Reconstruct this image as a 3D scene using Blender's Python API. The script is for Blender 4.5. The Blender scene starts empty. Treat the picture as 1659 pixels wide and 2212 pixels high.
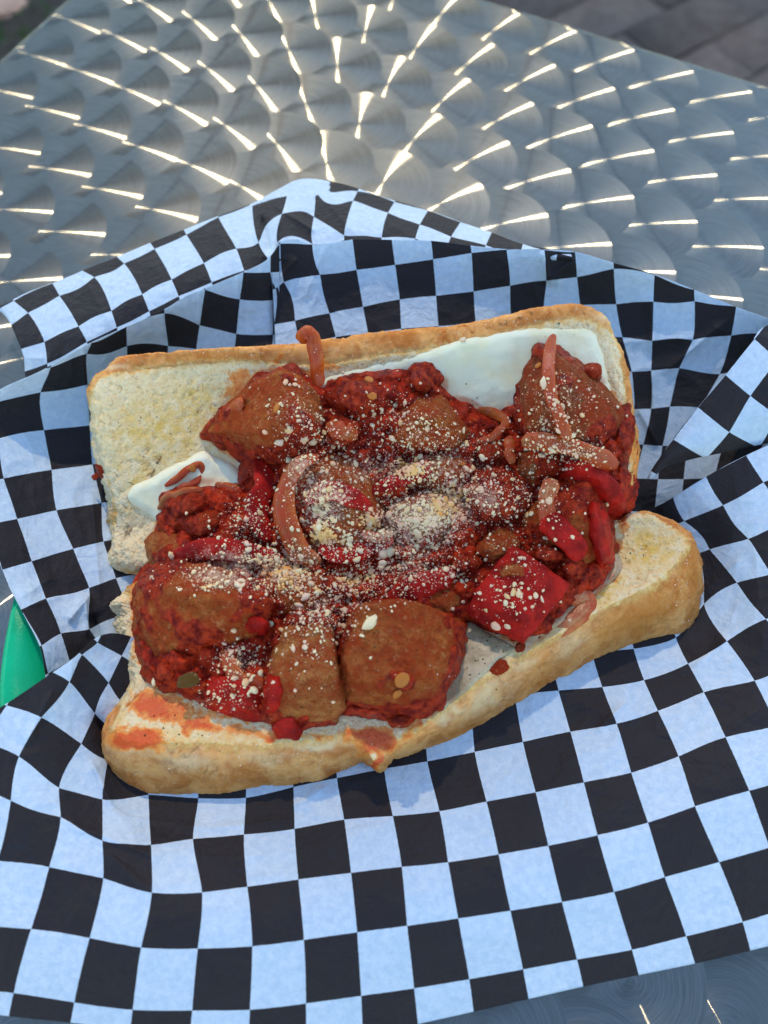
import bpy, bmesh, math, random
import numpy as np
from mathutils import Vector, Matrix
from mathutils.bvhtree import BVHTree
S = bpy.context.scene
COL = S.collection
random.seed(7)
RNG = np.random.default_rng(11)

# ------------------------------------------------------------------ camera, sky, sun, exposure
CAM_H = 22.0                      # one unit is one centimetre
PITCH = math.radians(65)
FPX = 1628.0                      # focal length measured on a 1659 x 2212 view
S.unit_settings.system = 'METRIC'
S.unit_settings.scale_length = 0.01
cd = bpy.data.cameras.new('camera')
cam = bpy.data.objects.new('camera', cd)
COL.objects.link(cam)
cam.location = (0, 0, CAM_H)
cam.rotation_euler = (math.radians(90) - PITCH, 0, 0)
cd.sensor_fit = 'AUTO'
cd.sensor_width = 36
cd.lens = 36 * FPX / 2212
cd.clip_start = 0.5
cd.clip_end = 20000
cd.dof.use_dof = True
cd.dof.focus_distance = 20.8
cd.dof.aperture_fstop = 0.10
S.camera = cam

SUN_EL, SUN_AZ = 49.5, -4.0       # azimuth measured from +Y towards +X
world = bpy.data.worlds.new('World')
S.world = world
world.use_nodes = True
wt = world.node_tree
bg = wt.nodes['Background']
sky = wt.nodes.new('ShaderNodeTexSky')
sky.sky_type = 'NISHITA'
sky.sun_disc = False
sky.sun_elevation = math.radians(SUN_EL)
sky.sun_rotation = math.radians(SUN_AZ)
sky.air_density = 1.0
sky.dust_density = 0.0
sky.ozone_density = 1.0
wt.links.new(sky.outputs[0], bg.inputs[0])
bg.inputs[1].default_value = 0.15
sd = bpy.data.lights.new('sun', 'SUN')
sun = bpy.data.objects.new('sun', sd)
COL.objects.link(sun)
sd.energy = 0.62
sd.angle = math.radians(1.0)
sd.color = (1.0, 0.80, 0.56)
e, a = math.radians(SUN_EL), math.radians(SUN_AZ)
sdir = Vector((math.sin(a) * math.cos(e), math.cos(a) * math.cos(e), math.sin(e)))
sun.rotation_euler = sdir.to_track_quat('Z', 'Y').to_euler()
sun.location = sdir * 300
S.view_settings.view_transform = 'Standard'
S.view_settings.look = 'None'
S.view_settings.exposure = 1.40
S.view_settings.gamma = 1.0

# ------------------------------------------------------------------ helpers
CT, ST = math.cos(PITCH), math.sin(PITCH)

def W(u, v, z):
    """point of the place that lies at height z on the sight line u, v (arrays allowed)"""
    u = np.asarray(u, float); v = np.asarray(v, float); z = np.asarray(z, float)
    x = (u - 829.5) / FPX
    y = -(v - 1106) / FPX
    dx, dy, dz = x, CT + y * ST, -ST + y * CT
    t = (CAM_H - z) / -dz
    return np.stack([dx * t, dy * t, CAM_H - (CAM_H - z)], -1)

def PX(P):
    P = np.asarray(P, float)
    q = P - np.array([0, 0, CAM_H])
    depth = q[..., 1] * CT - q[..., 2] * ST
    up = q[..., 1] * ST + q[..., 2] * CT
    return 829.5 + FPX * q[..., 0] / depth, 1106 - FPX * up / depth

def _hash(i, j, k, s):
    h = (i * 374761393 + j * 668265263 + k * 2147483647 + s * 974634777) & 0xFFFFFFFF
    h = ((h ^ (h >> 13)) * 1274126177) & 0xFFFFFFFF
    h = ((h ^ (h >> 16)) * 2246822519) & 0xFFFFFFFF
    return ((h ^ (h >> 15)) & 0xFFFFFF) / float(0xFFFFFF)

def vn(P, sc=1.0, seed=0):
    """smooth value noise in -1..1"""
    P = np.asarray(P, float) * sc + 100.37
    I = np.floor(P).astype(np.int64); F = P - I
    F = F * F * F * (F * (F * 6 - 15) + 10)
    r = 0
    for a_ in (0, 1):
        for b_ in (0, 1):
            for c_ in (0, 1):
                w = (F[..., 0] if a_ else 1 - F[..., 0]) * (F[..., 1] if b_ else 1 - F[..., 1]) * (F[..., 2] if c_ else 1 - F[..., 2])
                r = r + w * _hash(I[..., 0] + a_, I[..., 1] + b_, I[..., 2] + c_, seed)
    return r * 2 - 1

def fbm(P, sc=1.0, octv=3, seed=0):
    r, am = 0, 1.0
    for o in range(octv):
        r = r + am * vn(P, sc * 2.03 ** o, seed + o * 17)
        am *= .5
    return r

def worley(P, sc=1.0, seed=0):
    """distance to the nearest scattered point (first) in cell units"""
    P = np.asarray(P, float) * sc + 50.2
    I = np.floor(P).astype(np.int64)
    best = np.full(P.shape[:-1], 9.0)
    for a_ in (-1, 0, 1):
        for b_ in (-1, 0, 1):
            for c_ in (-1, 0, 1):
                J = I + np.array([a_, b_, c_])
                o = np.stack([_hash(J[..., 0], J[..., 1], J[..., 2], seed + q) for q in (1, 2, 3)], -1)
                d = np.linalg.norm(J + o - P, axis=-1)
                best = np.minimum(best, d)
    return best

def smooth01(x):
    x = np.clip(x, 0, 1)
    return x * x * (3 - 2 * x)

def tps_fit(src, val, reg=1e-3):
    src = np.asarray(src, float) / 1000.0; val = np.asarray(val, float)
    if val.ndim == 1: val = val[:, None]
    n = len(src)
    d2 = ((src[:, None] - src[None]) ** 2).sum(-1)
    K = np.where(d2 > 0, d2 * np.log(d2 + 1e-20), 0) * .5 + np.eye(n) * reg
    Pm = np.hstack([np.ones((n, 1)), src])
    A = np.zeros((n + 3, n + 3)); A[:n, :n] = K; A[:n, n:] = Pm; A[n:, :n] = Pm.T
    B = np.zeros((n + 3, val.shape[1])); B[:n] = val
    sol = np.linalg.solve(A, B)
    def ev(u, v):
        u = np.asarray(u, float); sh = u.shape
        q = np.stack([u.ravel(), np.asarray(v, float).ravel()], -1) / 1000.0
        out = np.empty((len(q), val.shape[1]))
        for s in range(0, len(q), 20000):
            qq = q[s:s + 20000]
            d2 = ((qq[:, None] - src[None]) ** 2).sum(-1)
            out[s:s + 20000] = (np.where(d2 > 0, d2 * np.log(d2 + 1e-20), 0) * .5) @ sol[:n] + np.hstack([np.ones((len(qq), 1)), qq]) @ sol[n:]
        return out.reshape(sh + (val.shape[1],))
    return ev

def catmull(P, n, closed=False):
    """resample control points (K, d) with a Catmull-Rom curve at n parameters"""
    P = np.asarray(P, float); K = len(P)
    if closed:
        t = np.arange(n) * K / n
        i = np.floor(t).astype(int); f = (t - i)[:, None]
        g = lambda k: P[(i + k) % K]
    else:
        t = np.linspace(0, K - 1, n)
        i = np.minimum(np.floor(t).astype(int), K - 2); f = (t - i)[:, None]
        Q = np.vstack([2 * P[0] - P[1], P, 2 * P[-1] - P[-2]])
        g = lambda k: Q[i + 1 + k]
    p0, p1, p2, p3 = g(-1), g(0), g(1), g(2)
    return .5 * (2 * p1 + (p2 - p0) * f + (2 * p0 - 5 * p1 + 4 * p2 - p3) * f ** 2 + (3 * p1 - p0 - 3 * p2 + p3) * f ** 3)

def poly_sd(poly, u, v):
    """signed distance to a polygon in view units, positive inside"""
    poly = np.asarray(poly, float)
    u = np.asarray(u, float); v = np.asarray(v, float)
    best = np.full(u.shape, 1e9); ins = np.zeros(u.shape, bool)
    for k in range(len(poly)):
        x1, y1 = poly[k]; x2, y2 = poly[(k + 1) % len(poly)]
        dx, dy = x2 - x1, y2 - y1
        t = np.clip(((u - x1) * dx + (v - y1) * dy) / (dx * dx + dy * dy + 1e-9), 0, 1)
        best = np.minimum(best, np.hypot(u - x1 - t * dx, v - y1 - t * dy))
        c = (y1 > v) != (y2 > v)
        with np.errstate(divide='ignore', invalid='ignore'):
            ins ^= c & (u < (x2 - x1) * (v - y1) / (y2 - y1 + 1e-12) + x1)
    return np.where(ins, best, -best)

def make_mesh(name, V, F, mats=(), uv=None, attrs=None, smooth=True, fmat=None):
    V = np.asarray(V, np.float32)
    me = bpy.data.meshes.new(name)
    F = np.asarray(F, np.int32)
    me.vertices.add(len(V)); me.vertices.foreach_set('co', V.ravel())
    k = F.shape[1]
    me.loops.add(F.size); me.loops.foreach_set('vertex_index', F.ravel())
    me.polygons.add(len(F))
    me.polygons.foreach_set('loop_start', np.arange(len(F), dtype=np.int32) * k)
    me.polygons.foreach_set('loop_total', np.full(len(F), k, np.int32))
    me.polygons.foreach_set('use_smooth', np.full(len(F), smooth))
    if fmat is not None: me.polygons.foreach_set('material_index', np.asarray(fmat, np.int32))
    if uv is not None:
        l = me.uv_layers.new(name='UVMap')
        l.data.foreach_set('uv', np.asarray(uv, np.float32)[F.ravel()].ravel())
    for nm, arr in (attrs or {}).items():
        at = me.attributes.new(nm, 'FLOAT', 'POINT')
        at.data.foreach_set('value', np.asarray(arr, np.float32).ravel())
    for m in mats: me.materials.append(m)
    me.update(); me.validate()
    return me

def link(name, me, parent=None):
    o = bpy.data.objects.new(name, me); COL.objects.link(o)
    if parent: o.parent = parent
    return o

def tag(o, label=None, cat=None, group=None, kind=None):
    if label: o['label'] = label
    if cat: o['category'] = cat
    if group: o['group'] = group
    if kind: o['kind'] = kind
    return o

def empty(name, loc=(0, 0, 0)):
    o = bpy.data.objects.new(name, None); COL.objects.link(o); o.location = loc
    o.empty_display_size = 1
    return o

def grid_faces(nr, nc, wrap=False):
    r = np.arange(nr - 1)[:, None]; c = np.arange(nc if wrap else nc - 1)[None]
    c2 = (c + 1) % nc
    return np.stack([r * nc + c, r * nc + c2, (r + 1) * nc + c2, (r + 1) * nc + c], -1).reshape(-1, 4)

def vnormals(V, F):
    V = np.asarray(V, float)
    a_, b_, c_ = V[F[:, 0]], V[F[:, 1]], V[F[:, 2]]
    if F.shape[1] == 4: n = np.cross(V[F[:, 2]] - V[F[:, 0]], V[F[:, 3]] - V[F[:, 1]])
    else: n = np.cross(b_ - a_, c_ - a_)
    N_ = np.zeros_like(V)
    for k in range(F.shape[1]): np.add.at(N_, F[:, k], n)
    return N_ / (np.linalg.norm(N_, axis=1, keepdims=True) + 1e-12)

# ------------------------------------------------------------------ node helpers
class Mat:
    def __init__(self, name):
        self.m = bpy.data.materials.new(name); self.m.use_nodes = True
        self.t = self.m.node_tree
        self.b = self.t.nodes['Principled BSDF']
        self.out = self.t.nodes['Material Output']
    def n(self, type_, ins=None, **props):
        nd = self.t.nodes.new('ShaderNode' + type_)
        for k, v in props.items(): setattr(nd, k, v)
        for k, v in (ins or {}).items(): self.set(nd.inputs[k], v)
        return nd
    def set(self, sock, v):
        if isinstance(v, bpy.types.NodeSocket): self.t.links.new(v, sock)
        elif hasattr(v, 'outputs'): self.t.links.new(v.outputs[0], sock)
        else:
            if isinstance(v, (tuple, list)) and len(v) == 3 and sock.type == 'RGBA': v = tuple(v) + (1,)
            sock.default_value = v
    def p(self, **kw):
        for k, v in kw.items(): self.set(self.b.inputs[k.replace('_', ' ')], v)
    def math(self, op, a_, b_=0.0, c_=None, clamp=False):
        ins = {0: a_, 1: b_}
        if c_ is not None: ins[2] = c_
        return self.n('Math', ins, operation=op, use_clamp=clamp).outputs[0]
    def vmath(self, op, a_, b_=(0, 0, 0), s=None):
        nd = self.n('VectorMath', {0: a_, 1: b_}, operation=op)
        if s is not None: self.set(nd.inputs['Scale'], s)
        return nd.outputs['Value'] if op in ('LENGTH', 'DOT_PRODUCT', 'DISTANCE') else nd.outputs[0]
    def noise(self, scale, detail=3, rough=.55, vec=None, dist=0, out=0):
        ins = {'Scale': scale, 'Detail': detail, 'Roughness': rough, 'Distortion': dist}
        if vec is not None: ins['Vector'] = vec
        return self.n('TexNoise', ins).outputs[out]
    def voro(self, scale, vec=None, feature='F1', out='Distance', rnd=1.0):
        ins = {'Scale': scale, 'Randomness': rnd}
        if vec is not None: ins['Vector'] = vec
        return self.n('TexVoronoi', ins, feature=feature).outputs[out]
    def ramp(self, x, lo, hi, a_=0.0, b_=1.0, smooth=True):
        return self.n('MapRange', {0: x, 1: lo, 2: hi, 3: a_, 4: b_}, interpolation_type='SMOOTHSTEP' if smooth else 'LINEAR').outputs[0]
    def mix(self, f, a_, b_):
        nd = self.n('Mix', data_type='RGBA')
        self.set(nd.inputs[0], f); self.set(nd.inputs[6], a_); self.set(nd.inputs[7], b_)
        return nd.outputs[2]
    def attr(self, name, t='GEOMETRY'):
        return self.n('Attribute', attribute_name=name, attribute_type=t).outputs['Fac']
    def bump(self, h, dist, strength=1.0, normal=None):
        ins = {'Height': h, 'Distance': dist, 'Strength': strength}
        if normal is not None: ins['Normal'] = normal
        return self.n('Bump', ins).outputs[0]
    def pos(self, off=True):
        """object coordinates moved by a random amount so that copies differ"""
        g = self.n('TexCoord').outputs['Object']
        if not off: return g
        r = self.n('ObjectInfo').outputs['Random']
        return self.vmath('ADD', g, self.n('CombineXYZ', {0: self.math('MULTIPLY', r, 37.0), 1: self.math('MULTIPLY', r, 91.0), 2: self.math('MULTIPLY', r, 53.0)}).outputs[0])

# ------------------------------------------------------------------ materials
def mat_paper():
    m = Mat('waxed_paper')
    uv = m.n('UVMap', uv_map='UVMap').outputs[0]
    g = m.pos(False)
    j = m.vmath('SCALE', m.vmath('SUBTRACT', m.noise(9, 2, vec=g, out=1), (.5, .5, .5)), s=0.012)
    ch = m.n('TexChecker', {'Vector': m.vmath('ADD', m.vmath('ADD', uv, (0, 0, .5)), j), 'Scale': 1.0, 'Color1': (0, 0, 0), 'Color2': (1, 1, 1)}).outputs[1]
    mot = m.ramp(m.noise(5.5, 7, .72, vec=g), .36, .66)
    fine = m.ramp(m.noise(30, 3, .6, vec=g), .35, .7)
    white = m.mix(mot, (.57, .69, .75), (.72, .81, .82))
    white = m.mix(m.math('MULTIPLY', fine, .25), white, (.82, .87, .90))
    spk = m.ramp(m.noise(26, 3, .8, vec=g), .66, .76)
    blotch = m.ramp(m.noise(1.1, 2, .5, vec=g), .35, .65)
    ink = m.mix(m.math('MULTIPLY', spk, m.math('MULTIPLY_ADD', blotch, .3, .10)), (.036, .030, .029), (.17, .17, .18))
    ink = m.mix(m.math('MULTIPLY', m.ramp(m.noise(2.2, 4, .6, vec=g), .5, .75), .5), ink, (.03, .033, .04))
    brd = m.attr('border')
    f = m.math('MAXIMUM', ch, brd)
    m.p(Base_Color=m.mix(f, ink, white))
    m.p(Roughness=m.math('MULTIPLY_ADD', m.noise(12, 3, vec=g), .22, m.math('MULTIPLY_ADD', f, .1, .28)))
    m.b.inputs['Specular IOR Level'].default_value = .09
    h = m.math('ADD', m.math('MULTIPLY', m.noise(24, 4, .7, vec=g), .5), m.math('MULTIPLY', m.math('ABSOLUTE', m.math('SUBTRACT', m.noise(1.4, 5, .6, vec=g, dist=.4), .5)), 5.0))
    m.p(Normal=m.bump(h, .055, .6))
    tr = m.n('BsdfTranslucent', {'Color': m.mix(f, (.01, .01, .01), (.6, .72, .85))})
    mx = m.n('MixShader', {0: .12, 1: m.b, 2: tr})
    m.t.links.new(mx.outputs[0], m.out.inputs[0])
    return m.m

SA, SB, OA, OB = 2.55, 2.72, 3.95, 2.45
def mat_tabletop():
    m = Mat('swirled_steel')
    g = m.n('TexCoord').outputs['Object']
    sx = m.n('SeparateXYZ', {0: g})
    fx = m.math('FLOOR', m.math('DIVIDE', m.math('SUBTRACT', sx.outputs[0], OA), SA))
    fy = m.math('FLOOR', m.math('DIVIDE', m.math('SUBTRACT', sx.outputs[1], OB), SB))
    flat = m.n('CombineXYZ', {0: sx.outputs[0], 1: sx.outputs[1], 2: 0.0}).outputs[0]
    d = None; idv = None
    for (i, j) in ((1, 0), (0, 0), (1, 1), (0, 1)):       # later discs lie over earlier ones
        c = m.n('CombineXYZ', {0: m.math('MULTIPLY_ADD', m.math('ADD', fx, i), SA, OA), 1: m.math('MULTIPLY_ADD', m.math('ADD', fy, j), SB, OB), 2: 0.0}).outputs[0]
        rn = m.n('TexWhiteNoise', {'Vector': c}, noise_dimensions='3D').outputs[1]
        c2 = m.vmath('ADD', c, m.vmath('SCALE', m.vmath('SUBTRACT', rn, (.5, .5, .5)), s=.14))
        c2 = m.vmath('MULTIPLY', c2, (1, 1, 0))
        dv = m.vmath('SUBTRACT', flat, c2)
        if d is None: d, idv = dv, rn
        else:
            mask = m.math('LESS_THAN', m.vmath('LENGTH', dv), 1.97)
            def vmix(a_, b_):
                nd = m.n('Mix', data_type='VECTOR'); m.set(nd.inputs[0], mask); m.set(nd.inputs[4], a_); m.set(nd.inputs[5], b_)
                return nd.outputs[1]
            d, idv = vmix(d, dv), vmix(idv, rn)
    ln = m.vmath('LENGTH', d)
    idx = m.n('SeparateXYZ', {0: idv})
    # fine concentric scratches of the polishing pad
    sd_ = m.n('SeparateXYZ', {0: d})
    ang = m.math('ARCTAN2', sd_.outputs[1], sd_.outputs[0])
    ringv = m.n('CombineXYZ', {0: m.math('MULTIPLY', ln, 34.0), 1: m.math('MULTIPLY', ang, .9), 2: m.math('MULTIPLY', idx.outputs[0], 80.0)}).outputs[0]
    rings = m.noise(1.0, 4, .7, vec=ringv)
    tang = m.n('VectorTransform', {0: m.vmath('NORMALIZE', m.vmath('ADD', d, (1e-4, 0, 0)))}, vector_type='VECTOR', convert_from='OBJECT', convert_to='WORLD').outputs[0]
    big = m.noise(.12, 3, .5, vec=g)
    col = m.mix(m.ramp(rings, .3, .7), (.15, .15, .128), (.235, .235, .205))
    col = m.mix(m.math('MULTIPLY', m.ramp(big, .4, .65), .35), col, (.17, .172, .145))
    scr = m.noise(3.0, 3, .6, vec=m.n('Mapping', {0: g, 2: (0, 0, .5), 3: (.35, 14, 1)}).outputs[0])
    # the polishing grooves tilt the metal towards and away from the centre of each disc
    wn = m.n('TexWhiteNoise', {'Vector': m.vmath('SCALE', g, s=900.0)}, noise_dimensions='3D').outputs[0]
    ga = m.math('ADD', m.math('MULTIPLY', m.math('SUBTRACT', rings, .5), .42), m.math('MULTIPLY', m.math('SUBTRACT', wn, .5), 1.0))
    ga = m.math('ADD', ga, m.math('MULTIPLY', m.math('SUBTRACT', m.ramp(ln, 0, 2.0, smooth=False), .5), .05))
    geo = m.n('NewGeometry').outputs['Normal']
    nrm = m.vmath('NORMALIZE', m.vmath('ADD', geo, m.vmath('SCALE', tang, s=ga)))
    gl = m.n('BsdfAnisotropic', {'Color': col, 'Roughness': m.math('ADD', m.math('MULTIPLY', rings, .05), m.math('MULTIPLY_ADD', idx.outputs[1], .02, .15)), 'Anisotropy': -.80, 'Normal': nrm, 'Tangent': tang}, distribution='BECKMANN')
    wide = m.n('BsdfAnisotropic', {'Color': col, 'Roughness': .42, 'Anisotropy': -.35, 'Normal': geo, 'Tangent': tang}, distribution='GGX')
    mx = m.n('MixShader', {0: .36, 1: gl, 2: wide})
    m.t.links.new(mx.outputs[0], m.out.inputs[0]); m.t.nodes.remove(m.b)
    return m.m

def mat_simple(name, col, rough=.5, metal=0, **kw):
    m = Mat(name)
    m.p(Base_Color=col, Roughness=rough, Metallic=metal, **kw)
    m.b.inputs['Specular IOR Level'].default_value = .15
    return m.m

def mat_green():
    m = Mat('green_plastic')
    g = m.pos(False)
    n_ = m.noise(14, 4, .6, vec=g)
    m.p(Base_Color=m.mix(m.noise(1.2, 3, vec=g), (.0, .40, .15), (.004, .52, .22)), Roughness=m.math('MULTIPLY_ADD', n_, .25, .18))
    m.p(Normal=m.bump(n_, .02, .5)); m.b.inputs['Subsurface Weight'].default_value = .1
    m.b.inputs['Subsurface Radius'].default_value = (.05, .2, .1)
    m.b.inputs['Specular IOR Level'].default_value = .2
    return m.m

def mat_stone():
    m = Mat('worn_paving')
    g = m.pos()
    c = m.mix(m.ramp(m.noise(.35, 5, .65, vec=g), .35, .65), (.10, .066, .046), (.15, .105, .075))
    c = m.mix(m.ramp(m.noise(.9, 4, .7, vec=g), .58, .72), c, (.19, .165, .15))
    m.p(Base_Color=c, Roughness=.8, Normal=m.bump(m.noise(1.2, 6, .7, vec=g), .6, .8))
    return m.m

def mat_bread():
    m = Mat('baked_bread')
    g = m.pos(False)
    cr = m.attr('crust'); st = m.attr('stain'); oil = m.attr('oil'); ch_ = m.attr('char')
    # crumb
    v1 = m.voro(7.5, vec=m.vmath('ADD', g, m.vmath('SCALE', m.noise(6, 2, vec=g, out=1), s=.25)))
    v2 = m.voro(17, vec=g)
    big = m.noise(1.3, 3, .6, vec=g)
    pores = m.math('MULTIPLY', m.ramp(v1, .30, .05), m.ramp(m.noise(2.3, 2, vec=g), .42, .62))
    crumb = m.mix(m.ramp(m.noise(6, 5, .7, vec=g), .32, .68), (.95, .66, .31), (1.0, .80, .46))
    crumb = m.mix(m.math('MULTIPLY', pores, .7), crumb, (.50, .31, .12))
    oilf = m.math('MULTIPLY', oil, m.ramp(m.noise(3.2, 6, .7, vec=g), .30, .62), clamp=True)
    crumb = m.mix(oilf, crumb, (.86, .53, .10))
    # crust
    t1 = m.noise(1.6, 5, .65, vec=g, dist=.6)
    crust = m.mix(m.ramp(t1, .3, .7), (.62, .185, .034), (1.0, .47, .135))
    crust = m.mix(m.math('MULTIPLY', m.ramp(m.noise(5, 6, .75, vec=g), .52, .75), .75), crust, (.94, .60, .30))
    crust = m.mix(m.math('MULTIPLY', m.ramp(m.noise(11, 5, .7, vec=g), .56, .72), .45), crust, (.20, .075, .018))
    crk = m.voro(1.5, vec=m.vmath('ADD', g, m.vmath('SCALE', m.noise(2.2, 5, .7, vec=g, out=1), s=.9)), feature='DISTANCE_TO_EDGE')
    crackm = m.math('MULTIPLY', m.ramp(crk, .035, .0), m.ramp(m.noise(1.1, 2, vec=g), .44, .56))
    crust = m.mix(m.math('MULTIPLY', crackm, .16), crust, (.36, .15, .04))
    crust = m.mix(m.math('MULTIPLY', m.attr('toast'), 1.0, clamp=True), crust, (.52, .17, .022))
    crust = m.mix(m.math('MULTIPLY', m.attr('pale'), .8), crust, (.92, .72, .38))
    crn = m.math('ADD', cr, m.math('MULTIPLY', m.math('SUBTRACT', m.noise(5, 5, .7, vec=g), .5), .9))
    crf = m.ramp(crn, .34, .62)
    gold = m.mix(m.noise(3, 4, .6, vec=g), (.95, .60, .20), (.90, .48, .12))
    col = m.mix(m.ramp(crn, .16, .46), crumb, gold)
    col = m.mix(crf, col, crust)
    col = m.mix(m.math('MULTIPLY', ch_, m.ramp(m.noise(9, 3, vec=g), .48, .6)), col, (.035, .022, .012))
    # tomato soaked in
    sn = m.math('ADD', st, m.math('MULTIPLY', m.math('SUBTRACT', m.noise(4.5, 7, .8, vec=g), .5), 1.3))
    sf = m.ramp(sn, .36, .56)
    col = m.mix(m.math('MULTIPLY', sf, .9), col, m.mix(m.ramp(sn, .45, .95), (1.0, .36, .06), (.80, .085, .010)))
    m.p(Base_Color=col); m.b.inputs['Specular IOR Level'].default_value = .12
    m.p(Roughness=m.math('SUBTRACT', .82, m.math('ADD', m.math('MULTIPLY', sf, .3), m.math('MULTIPLY', oilf, .25))))
    hb = m.math('ADD', m.math('MULTIPLY', m.ramp(v1, 0, .45), 1.0), m.math('ADD', m.math('MULTIPLY', v2, .5), m.math('MULTIPLY', m.noise(22, 4, .7, vec=g), .8)))
    hc = m.math('SUBTRACT', m.math('MULTIPLY', m.noise(9, 6, .7, vec=g), .8), m.math('MULTIPLY', m.ramp(crk, .06, 0), m.math('MULTIPLY', crackm, .5)))
    hh = m.math('ADD', m.math('MULTIPLY', hb, m.math('SUBTRACT', 1.0, crf)), m.math('MULTIPLY', hc, crf))
    m.p(Normal=m.bump(hh, .055, .65))
    m.b.inputs['Subsurface Weight'].default_value = .18
    m.b.inputs['Subsurface Radius'].default_value = (.25, .14, .07)
    m.b.inputs['Subsurface Scale'].default_value = .5
    return m.m

def food_common(m, col, g, sauce_amt, rough=.3):
    """dusting of cheese powder over the food, from the powder attribute"""
    pw = m.attr('powder')
    up = m.ramp(m.n('SeparateXYZ', {0: m.n('NewGeometry').outputs['Normal']}).outputs[2], .15, .8)
    n_ = m.math('ADD', m.noise(7, 6, .8, vec=g), m.math('MULTIPLY', pw, .34))
    f = m.math('MULTIPLY', m.math('MULTIPLY', m.ramp(n_, .68, .86), up), m.ramp(pw, .05, .5))
    return m.mix(m.math('MULTIPLY', f, .62), col, (.84, .56, .36)), f

def mat_sausage(name, amount, tan=(.56, .165, .032), deep=(.36, .068, .012)):
    m = Mat(name)
    g = m.pos()
    meat = m.mix(m.ramp(m.noise(3.5, 5, .7, vec=g), .35, .65), deep, tan)
    meat = m.mix(m.math('MULTIPLY', m.ramp(m.noise(9, 4, .7, vec=g), .55, .7), .6), meat, (.52, .25, .09))
    meat = m.mix(m.ramp(m.noise(15, 2, .6, vec=g), .60, .68), meat, (.10, .025, .006))
    sn = m.noise(1.05, 7, .66, vec=g, dist=.5)
    meat = m.mix(m.ramp(m.noise(1.3, 6, .7, vec=g), .36, .62, .12, .82), meat, (.42, .042, .008))
    meat = m.mix(m.math('MULTIPLY', m.ramp(m.noise(5, 5, .7, vec=m.vmath('ADD', g, (7, 3, 9))), .56, .68), .55), meat, (.66, .30, .10))
    sf = m.ramp(m.math('ADD', m.attr('sauced'), m.math('MULTIPLY', m.math('SUBTRACT', sn, .5), .9)), .26, .72)
    sauce = m.mix(m.ramp(m.noise(4, 4, .7, vec=g), .35, .68), (.19, .005, .002), (.62, .052, .008))
    col = m.mix(sf, meat, sauce)
    col, f = food_common(m, col, g, 0)
    m.p(Base_Color=col); m.b.inputs['Specular IOR Level'].default_value = .12
    m.p(Roughness=m.math('ADD', m.math('MULTIPLY_ADD', sf, -.17, m.math('MULTIPLY_ADD', m.noise(10, 4, vec=g), .45, .05)), m.math('MULTIPLY', f, .35)))
    hh = m.math('ADD', m.math('MULTIPLY', m.noise(4, 7, .78, vec=g), 2.0), m.math('ADD', m.math('MULTIPLY', m.voro(7, vec=g), 1.0), m.math('MULTIPLY', sf, .5)))
    m.p(Normal=m.bump(hh, .11, .85))
    wet = m.math('MULTIPLY', m.math('SUBTRACT', 1.0, f), m.math('MULTIPLY_ADD', sf, .30, .15))
    m.set(m.b.inputs['Coat Weight'], wet); m.b.inputs['Coat Roughness'].default_value = .22; m.b.inputs['Coat IOR'].default_value = 1.33
    m.set(m.b.inputs['Coat Normal'], m.bump(m.math('ADD', m.noise(6, 4, .6, vec=g), m.noise(16, 3, .6, vec=g)), .10, 1.0))
    m.b.inputs['Specular IOR Level'].default_value = .04
    m.b.inputs['Subsurface Weight'].default_value = .08
    m.b.inputs['Subsurface Radius'].default_value = (.2, .05, .03)
    return m.m

def mat_sauce():
    m = Mat('tomato_sauce')
    g = m.pos(False)
    c = m.mix(m.ramp(m.noise(2.6, 6, .7, vec=g), .35, .66), (.16, .004, .001), (.60, .038, .006))
    c = m.mix(m.ramp(m.noise(3.8, 4, .65, vec=g, dist=.5), .60, .72), c, (.50, .085, .013))
    c = m.mix(m.ramp(m.noise(17, 2, .6, vec=g), .69, .73), c, (.03, .02, .006))
    c, f = food_common(m, c, g, 0)
    m.p(Base_Color=c, Roughness=m.math('ADD', m.math('MULTIPLY_ADD', m.noise(8, 4, vec=g), .3, .05), m.math('MULTIPLY', f, .35)))
    hh = m.math('ADD', m.math('MULTIPLY', m.noise(4.5, 6, .7, vec=g), 1.4), m.math('MULTIPLY', m.ramp(m.voro(6, vec=g), 0, .5), .7))
    m.p(Normal=m.bump(hh, .09, .8))
    m.b.inputs['Specular IOR Level'].default_value = .04
    m.b.inputs['Subsurface Weight'].default_value = .12
    m.b.inputs['Subsurface Radius'].default_value = (.25, .04, .02)
    m.b.inputs['Coat Weight'].default_value = .5; m.b.inputs['Coat Roughness'].default_value = .19; m.b.inputs['Coat IOR'].default_value = 1.33
    m.set(m.b.inputs['Coat Normal'], m.bump(m.math('ADD', m.noise(5, 4, .6, vec=g), m.noise(14, 3, .6, vec=g)), .10, 1.0))
    return m.m

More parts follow.
